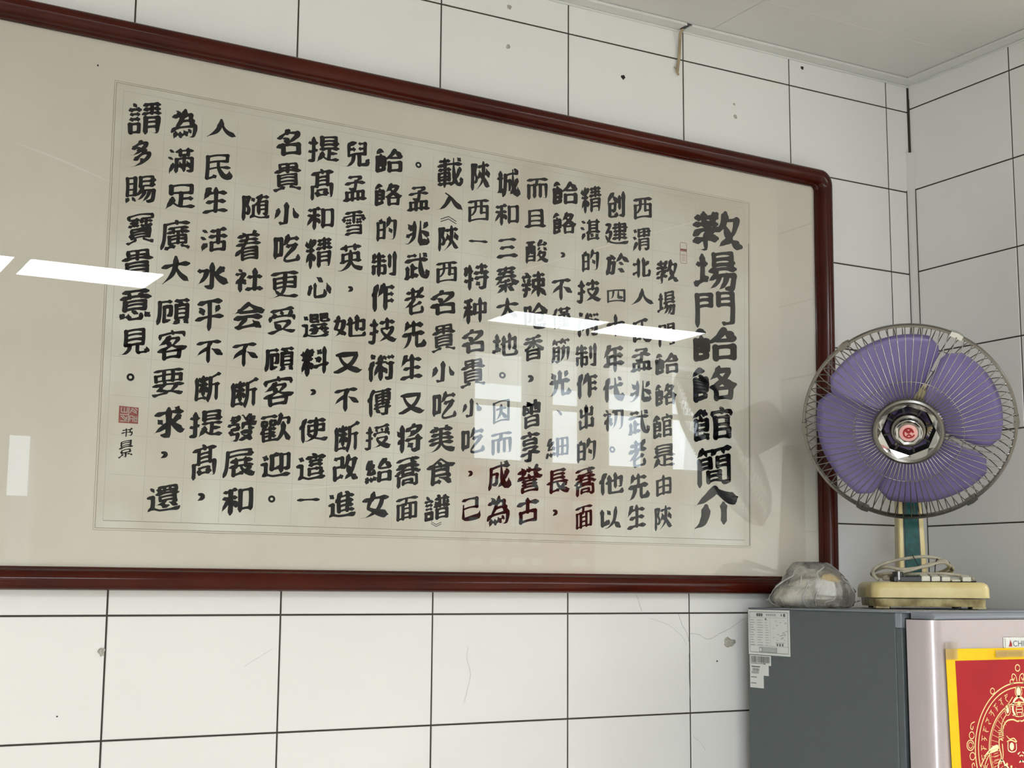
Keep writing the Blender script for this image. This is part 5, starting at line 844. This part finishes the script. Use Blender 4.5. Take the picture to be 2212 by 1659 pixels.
# control plate, keys and dial
b = mb(BLACK); b.box((-0.070, -0.093, 0.0532), (0.026, -0.048, 0.0640)); b.box((0.012, -0.094, 0.0532), (0.090, -0.060, 0.0560)); b.build('switch_panel', FAN, bevel=0.002)
for k, (x, h) in enumerate(((-0.008, 0.0670), (0.0115, 0.0665), (0.0310, 0.0655), (0.0505, 0.0600), (0.0710, 0.0655))):
    b = mb(WHITEP); b.loft([[(x - 0.0085, -0.0945, 0.0545), (x + 0.0085, -0.0945, 0.0545), (x + 0.0085, -0.066, 0.0545), (x - 0.0085, -0.066, 0.0545)], [(x - 0.0080, -0.0955, h - 0.0025), (x + 0.0080, -0.0955, h - 0.0025), (x + 0.0080, -0.067, h + 0.002), (x - 0.0080, -0.067, h + 0.002)]]); b.build('speed_key', FAN, bevel=0.0012)
b = mb(BLACK); b.lathe([(0.0, 0.0530), (0.0120, 0.0530), (0.0105, 0.0730), (0.0, 0.0740)], 20, lambda r, a, t: (-0.060 + r * math.cos(t), -0.082 + r * math.sin(t), a)); KN = b.build('timer_knob', FAN, smooth=True)
b = mb(LABELW); b.box((-0.0615, -0.0945, 0.0570), (-0.0580, -0.0905, 0.0735)); b.build('knob_pointer', KN)
# stem with a teal front panel
SX, SY = -0.005, 0.078
def stem_ring(z, w, d, sh): return [(SX - w, SY - d + sh, z), (SX + w, SY - d + sh, z), (SX + w, SY + d + sh, z), (SX - w, SY + d + sh, z)]
b = mb(CREAM); b.loft([stem_ring(0.050, 0.0290, 0.030, 0.0), stem_ring(0.10, 0.0275, 0.027, 0.002), stem_ring(0.27, 0.0240, 0.022, 0.008), stem_ring(0.345, 0.0230, 0.021, 0.010)]); b.build('stem', FAN, bevel=0.003)
b = mb(TEAL); b.loft([[(SX - w, SY - d + sh - 0.0022, z), (SX + w, SY - d + sh - 0.0022, z), (SX + w, SY - d + sh + 0.002, z), (SX - w, SY - d + sh + 0.002, z)] for z, w, d, sh in ((0.064, 0.0155, 0.0292, 0.0005), (0.10, 0.0150, 0.027, 0.002), (0.27, 0.0130, 0.022, 0.008), (0.335, 0.0125, 0.0212, 0.0098))])
ST = b.build('stem_panel', FAN, bevel=0.001)
b = mb(BLACK)
for s in (-1, 1): b.loft([[(SX + s * w - 0.0012, SY - d + sh - 0.0012, z), (SX + s * w + 0.0012, SY - d + sh - 0.0012, z), (SX + s * w + 0.0012, SY - d + sh + 0.002, z), (SX + s * w - 0.0012, SY - d + sh + 0.002, z)] for z, w, d, sh in ((0.062, 0.0166, 0.0292, 0.0005), (0.10, 0.0161, 0.027, 0.002), (0.27, 0.0141, 0.022, 0.008), (0.335, 0.0136, 0.0212, 0.0098))])
b.box((SX - 0.024, SY - 0.0335, 0.0520), (SX + 0.026, SY - 0.026, 0.0650)); b.build('panel_edging', FAN)
# head: everything below is built about the fan axis (+Z forward) and turned to face down into the room
RC = Vector((-0.35916, -0.31887, Z0 - 0.81328))            # centre of the guard rim
TILT = math.radians(27.0); AZ = (Vector((-2.44406, -2.37188)) - Vector((-0.2894, -0.27))).normalized()
nrm = Vector((AZ.x * math.cos(TILT), AZ.y * math.cos(TILT), -math.sin(TILT))); ux = Vector((0, 0, 1)).cross(nrm).normalized(); uy = nrm.cross(ux)
HM = Matrix(((ux.x, uy.x, nrm.x, RC.x), (ux.y, uy.y, nrm.y, RC.y), (ux.z, uy.z, nrm.z, RC.z), (0, 0, 0, 1)))
HL = (Matrix.Translation(FB) @ Matrix.Rotation(RZ, 4, 'Z')).inverted() @ HM
def head(bb, name, parent=FAN, **k):
    o = bb.build(name, parent, **k)
    if parent is FAN: o.matrix_local = HL
    return o
RG = 0.2075
b = mb(DCHROME); b.lathe([(RG - 0.0035, -0.0065), (RG + 0.0010, -0.0065), (RG + 0.0022, -0.0030), (RG + 0.0022, 0.0030), (RG + 0.0010, 0.0065), (RG - 0.0035, 0.0065), (RG - 0.0045, 0.0), (RG - 0.0035, -0.0065)], 120); head(b, 'guard_rim', smooth=True)
def cage(prof, n, ph, rw):
    bb = mb(WIRE); P = [Vector((r, 0, a)) for r, a in prof]; P = catmull(P, 4)
    for k in range(n):
        t = 2 * PI * (k + ph) / n; c, s = math.cos(t), math.sin(t); bb.tube([(p.x * c, p.x * s, p.z) for p in P], rw, 6)
    return bb
b = cage([(0.0660, 0.0440), (0.0800, 0.0500), (0.1000, 0.0545), (0.1080, 0.0530), (0.1400, 0.0440), (0.1800, 0.0290), (0.2000, 0.0150), (0.2050, 0.0020)], 76, 0.0, 0.00105); b.use(WIRE)
b.tube([(0.1060 * math.cos(2 * PI * k / 80), 0.1060 * math.sin(2 * PI * k / 80), 0.0515) for k in range(80)], 0.0009, 6, True); head(b, 'front_grille', smooth=True, ang=180)
b = cage([(0.2050, -0.0020), (0.1990, -0.0150), (0.1850, -0.0330), (0.1500, -0.0520), (0.1000, -0.0640), (0.0550, -0.0660)], 76, 0.32, 0.00105); b.use(WIRE)
for r, a in ((0.100, -0.066), (0.150, -0.054)): b.tube([(r * math.cos(2 * PI * k / 80), r * math.sin(2 * PI * k / 80), a) for k in range(80)], 0.0010, 6, True)
head(b, 'rear_grille', smooth=True, ang=180)
for k, a in enumerate((0, 62, 125, 181, 242, 305)):
    t = math.radians(a); bb = mb(CHROME if k == 1 else DCHROME); seg = []
    for j in range(7):
        u = t + (j - 3) * 0.020; c, s = math.cos(u), math.sin(u); ro = RG + 0.0048 - 0.0016 * abs(j - 3) / 3
        seg.append([((RG - 0.006) * c, (RG - 0.006) * s, -0.0085), (ro * c, ro * s, -0.0085), (ro * c, ro * s, 0.0085), ((RG - 0.006) * c, (RG - 0.006) * s, 0.0085)])
    bb.loft(seg); head(bb, 'guard_clip')
# hub medallion: chrome ring with an eight-sided window, spokes, cap and red emblem
b = mb(DCHROME); b.lathe([(0.0640, 0.0410), (0.0690, 0.0430), (0.0705, 0.0480), (0.0680, 0.0530), (0.0640, 0.0545), (0.0600, 0.0520)], 72); HUB = head(b, 'grille_medallion', smooth=True)
b = mb(CHROME); n8 = 8
def octv(r, a, ph=PI / 8): return [(r * math.cos(ph + 2 * PI * k / n8), r * math.sin(ph + 2 * PI * k / n8), a) for k in range(n8)]
vs = []; fs = []
O = [(0.0600 * math.cos(2 * PI * k / 32), 0.0600 * math.sin(2 * PI * k / 32), 0.0520) for k in range(32)]
I8 = [(0.0530 * math.cos(PI / 2 + 2 * PI * k / n8), 0.0530 * math.sin(PI / 2 + 2 * PI * k / n8), 0.0445) for k in range(n8)]
vs = O + I8
for k in range(n8):
    s0 = (8 + k * 4) % 32
    for j in range(-2, 2): fs.append(((s0 + j) % 32, (s0 + j + 1) % 32, 32 + k))
    fs.append(((s0 + 2) % 32, 32 + (k + 1) % n8, 32 + k))
b.add(vs, fs); b.build('faceted_bezel', HUB)
b = mb(BLACK); b.loft([[(r * math.cos(PI / 2 + 2 * PI * k / n8), r * math.sin(PI / 2 + 2 * PI * k / n8), a) for k in range(n8)] for r, a in ((0.0530, 0.0443), (0.0500, 0.0330), (0.0470, 0.0300))], False, False)
for k in range(8):
    t = 2 * PI * k / 8 + 0.2; c, s = math.cos(t), math.sin(t)
    b.loft([[(r * c + w * s, r * s - w * c, a0), (r * c - w * s, r * s + w * c, a0), (r * c - w * s, r * s + w * c, a0 + 0.006), (r * c + w * s, r * s - w * c, a0 + 0.006)] for r, w, a0 in ((0.028, 0.0018, 0.034), (0.051, 0.0018, 0.034))])
b.build('medallion_spokes', HUB)
b = mb(DCHROME); b.lathe([(0.0355, 0.0300), (0.0360, 0.0400), (0.0330, 0.0450), (0.0290, 0.0470), (0.0285, 0.0480)], 48); b.use(CHROME)
vs = [(0.0285 * math.cos(2 * PI * k / 32), 0.0285 * math.sin(2 * PI * k / 32), 0.0480) for k in range(32)]
b.lathe([(0.0285, 0.0480), (0.0270, 0.0560), (0.0255, 0.0570)], 48); b.loft([octv(0.0258, 0.0570), octv(0.0215, 0.0545)], False, False); b.use(DCHROME); b.loft([octv(0.0215, 0.0545), octv(0.0190, 0.0550)], False, True)
b.build('hub_cap', HUB, smooth=True, ang=25)
b = mb(PINK); b.loft([[(r * math.cos(2 * PI * k / 24), r * math.sin(2 * PI * k / 24), a) for k in range(24)] for r, a in ((0.0180, 0.0545), (0.0178, 0.0562), (0.0150, 0.0568))]); EM = b.build('emblem', HUB, smooth=True)
def emline(P, w):
    R, T = resample([Vector((p.x, p.y)) for p in catmull([(x, y, 0) for x, y in P], 6)], 16); vs, fs = ribbon(R, [w[0] + (w[1] - w[0]) * k / 15 for k in range(16)])
    return [(v.x, v.y, 0.0572) for v in vs], fs
b = mb(REDE)
for P, w in (([(0.0085, 0.0020), (0.0050, 0.0085), (-0.0030, 0.0095), (-0.0088, 0.0035), (-0.0085, -0.0050), (-0.0020, -0.0098), (0.0065, -0.0085), (0.0105, -0.0045)], (0.0042, 0.0030)), ([(-0.0045, 0.0060), (0.0, 0.0015), (0.0050, 0.0062)], (0.0055, 0.0050)), ([(-0.0030, -0.0060), (0.0010, -0.0030), (0.0045, -0.0062)], (0.0030, 0.0030))): b.add(*emline(P, w))
b.build('emblem_mark', EM)
# four broad blades at rest on a boss
for k in range(4):
    bb = mb(BLADE); n, mm = 18, 10; a0 = 2 * PI * k / 4 + 0.35; rows = []
    for i in range(mm + 1):
        f = i / mm; r = 0.030 + (0.1825 - 0.030) * f; half = math.radians(44.6) * (0.72 + 0.28 * smooth_step(0.0, 0.4, f)); 
        if f > 0.80: half *= math.sqrt(max(1 - ((f - 0.80) / 0.205) ** 2 * 0.42, 0.05))
        row = []
        for j in range(n + 1):
            u = j / n * 2 - 1; t = a0 + u * half; row.append((r * math.cos(t), r * math.sin(t), -0.015 + 0.016 * u + 0.006 * u * u + 0.004 * f))
        rows.append(row)
    bb.loft(rows, False, False, False); o = head(bb, 'fan_blade', smooth=True, ang=180)
    sd = o.modifiers.new('t', 'SOLIDIFY'); sd.thickness = 0.0012
b = mb(BLACK); b.lathe([(0.0, 0.0280), (0.020, 0.0270), (0.031, 0.0180), (0.033, -0.0320), (0.0, -0.0320)], 40); head(b, 'blade_boss', smooth=True)
b = mb(CREAM); b.lathe([(0.0, -0.0400), (0.048, -0.0410), (0.0560, -0.0500), (0.0575, -0.0700), (0.0560, -0.1200), (0.0480, -0.1500), (0.030, -0.1620), (0.0, -0.1640)], 48); head(b, 'motor_housing', smooth=True)
b = mb(CREAM); b.loft([stem_ring(0.335, 0.020, 0.020, 0.010), stem_ring(0.372, 0.017, 0.017, 0.012)]); b.build('tilt_bracket', FAN, bevel=0.003)
# coiled mains lead round the stem foot
def loop(pts, r, name='power_cord'): bb = mb(CORD); bb.tube(catmull(pts, 7), r, 8); return bb
b = loop([(-0.096, -0.070, 0.0560), (-0.104, -0.060, 0.068), (-0.097, -0.035, 0.080), (-0.070, -0.020, 0.092), (-0.030, -0.030, 0.101), (0.010, -0.035, 0.104), (0.050, -0.015, 0.094), (0.068, 0.020, 0.078), (0.045, 0.075, 0.066), (-0.020, 0.092, 0.064), (-0.080, 0.070, 0.066),
          (-0.092, 0.020, 0.074), (-0.075, -0.035, 0.083), (-0.045, -0.052, 0.078), (0.000, -0.050, 0.084), (0.035, -0.040, 0.093), (0.058, 0.000, 0.084), (0.040, 0.060, 0.072), (-0.030, 0.085, 0.070), (-0.085, 0.040, 0.064), (-0.080, -0.030, 0.069), (-0.040, -0.055, 0.074), (0.010, -0.046, 0.089), (0.040, -0.034, 0.097)], 0.0034)
b.tube(catmull([(-0.072, -0.060, 0.0585), (-0.082, -0.050, 0.0600), (-0.060, -0.030, 0.0680), (-0.020, -0.046, 0.0690), (0.030, -0.052, 0.0700), (0.075, -0.040, 0.0660), (0.095, -0.052, 0.0600)], 7), 0.0036, 8)
b.build('power_cord', FAN, smooth=True, ang=180)
b = mb(BLACK); b.tube([(0.052, -0.014, 0.092), (0.060, 0.004, 0.085), (0.066, 0.014, 0.080)], 0.0046, 8); b.tube(catmull([(0.018, -0.054, 0.070), (0.020, -0.050, 0.086), (0.026, -0.040, 0.100), (0.030, -0.030, 0.094)], 4), 0.0011, 6); b.tube(catmull([(-0.025, -0.052, 0.108), (-0.018, -0.052, 0.094), (-0.012, -0.052, 0.086)], 4), 0.0010, 6); b.build('cord_tie', FAN, smooth=True)

# ---------------------------------------------------------------- bag of food on the refrigerator
BC = Vector((-0.4640, -0.1380, Z0 + FT + 0.0008))
BAG = thing('plastic_bag', 'crumpled clear plastic bag of food on the refrigerator beside the fan', 'bag', BC, math.radians(-45))
lev = [(0.0000, -0.060, 0.066, 0.050), (0.0040, -0.072, 0.073, 0.058), (0.0180, -0.083, 0.078, 0.062), (0.0330, -0.076, 0.080, 0.060), (0.0500, -0.060, 0.072, 0.052), (0.0680, -0.050, 0.060, 0.042), (0.0820, -0.045, 0.045, 0.032), (0.0900, -0.040, 0.030, 0.022), (0.0935, -0.028, 0.014, 0.010)]
q = random.Random(8); n = 30; fold = [(q.uniform(0, 2 * PI), q.choice((2, 3, 3, 5, 6, 7)), q.uniform(0.03, 0.085)) for _ in range(8)]
rings = []
for i in range(17):
    f = i / 16 * (len(lev) - 1); j = min(int(f), len(lev) - 2); u = f - j; z, l, r_, d = [lev[j][k] + (lev[j + 1][k] - lev[j][k]) * u for k in range(4)]
    row = []
    for k in range(n):
        t = 2 * PI * k / n; c, s = math.cos(t), math.sin(t); e = 0.85
        x = (l + r_) / 2 + (r_ - l) / 2 * math.copysign(abs(c) ** e, c); y = d * math.copysign(abs(s) ** e, s)
        g = 1.0
        for ph, m_, am in fold: g += am * abs(math.sin(m_ * t / 2 + ph + i * 0.11 * (m_ % 3 - 1))) - am * 0.5
        g += q.uniform(-0.05, 0.035)
        row.append((x * g, y * g, z + (0.003 * math.sin(3 * t + i * 0.5) if 2 < i < 15 else 0) * (z / 0.05 if z < 0.05 else 1)))
    rings.append(row)
b = mb(BAGM); b.loft(rings); b.build('bag_film', BAG, smooth=True, ang=24)
b = mb(CREASE)
for k in range(18):
    i0 = q.randint(1, 7); j = q.randint(0, n - 1); dj = q.choice((-1, 0, 0, 1)); P = []
    for s in range(q.randint(4, 8)):
        if i0 + s > 15: break
        p = Vector(rings[i0 + s][int(j + dj * s * 0.6) % n]); P.append(p + Vector((p.x, p.y, 0)).normalized() * 0.0012)
    if len(P) > 2: P = catmull(P, 4); b.tube(P, [0.0004 + 0.0013 * math.sin(PI * a / (len(P) - 1)) for a in range(len(P))], 5)
b.build('film_crease', BAG, smooth=True, ang=180)
b = mb(BAGM)
for (x, y, z, dx, dz, w) in ((0.070, 0.010, 0.006, 0.026, 0.010, 0.020), (-0.078, -0.010, 0.016, -0.014, -0.002, 0.016), (0.045, -0.045, 0.008, 0.018, 0.020, 0.020)):
    rows = [[(x + dx * i / 4 + q.uniform(-.002, .002), y + (j / 3 - 0.5) * w * (1 - 0.5 * i / 4) + q.uniform(-.002, .002), max(z + dz * i / 4 + q.uniform(-.003, .003), 0.001)) for j in range(4)] for i in range(5)]
    b.loft(rows, False, False, False)
b.build('bag_corner', BAG, smooth=True, ang=30)
def lump(x, y, z, a, c, h, m, name, seed):
    q = random.Random(seed); bb = mb(m); R_ = []
    ph = [q.uniform(0, 6) for _ in range(4)]
    for i in range(1, 10):
        v = -PI / 2 + PI * i / 10; row = []
        for k in range(18):
            t = 2 * PI * k / 18; g = 1 + 0.10 * math.sin(2 * t + ph[0] + v) + 0.07 * math.sin(3 * t + ph[1]) + 0.08 * math.sin(3 * v + ph[2])
            row.append((x + a * g * math.cos(v) * math.cos(t), y + c * g * math.cos(v) * math.sin(t), z + h * math.sin(v) * (1 + 0.05 * math.sin(2 * t))))
        R_.append(row)
    bb.loft(R_); return bb.build(name, BAG, smooth=True, ang=180)
lump(-0.030, -0.006, 0.0230, 0.046, 0.042, 0.0215, BUNW, 'food_lump', 1); lump(0.022, 0.010, 0.0170, 0.034, 0.030, 0.0160, BUN, 'food_lump', 2); lump(-0.010, 0.010, 0.044, 0.036, 0.024, 0.0140, BUNW, 'food_lump', 3)
b = mb(PWHT); b.loft([[(0.010, -0.046, 0.026), (0.052, -0.044, 0.022), (0.053, -0.030, 0.023), (0.010, -0.032, 0.027)], [(0.008, -0.038, 0.060), (0.047, -0.036, 0.055), (0.048, -0.026, 0.056), (0.008, -0.028, 0.061)]]); PK = b.build('food_packet', BAG, bevel=0.002)
b = mb(PYEL); b.loft([[(0.020, -0.040, 0.0580), (0.058, -0.037, 0.0500), (0.060, -0.022, 0.0510), (0.020, -0.024, 0.0590)], [(0.026, -0.032, 0.0680), (0.052, -0.030, 0.0630), (0.053, -0.021, 0.0640), (0.026, -0.022, 0.0690)]]); b.build('packet_print', PK, bevel=0.0015)
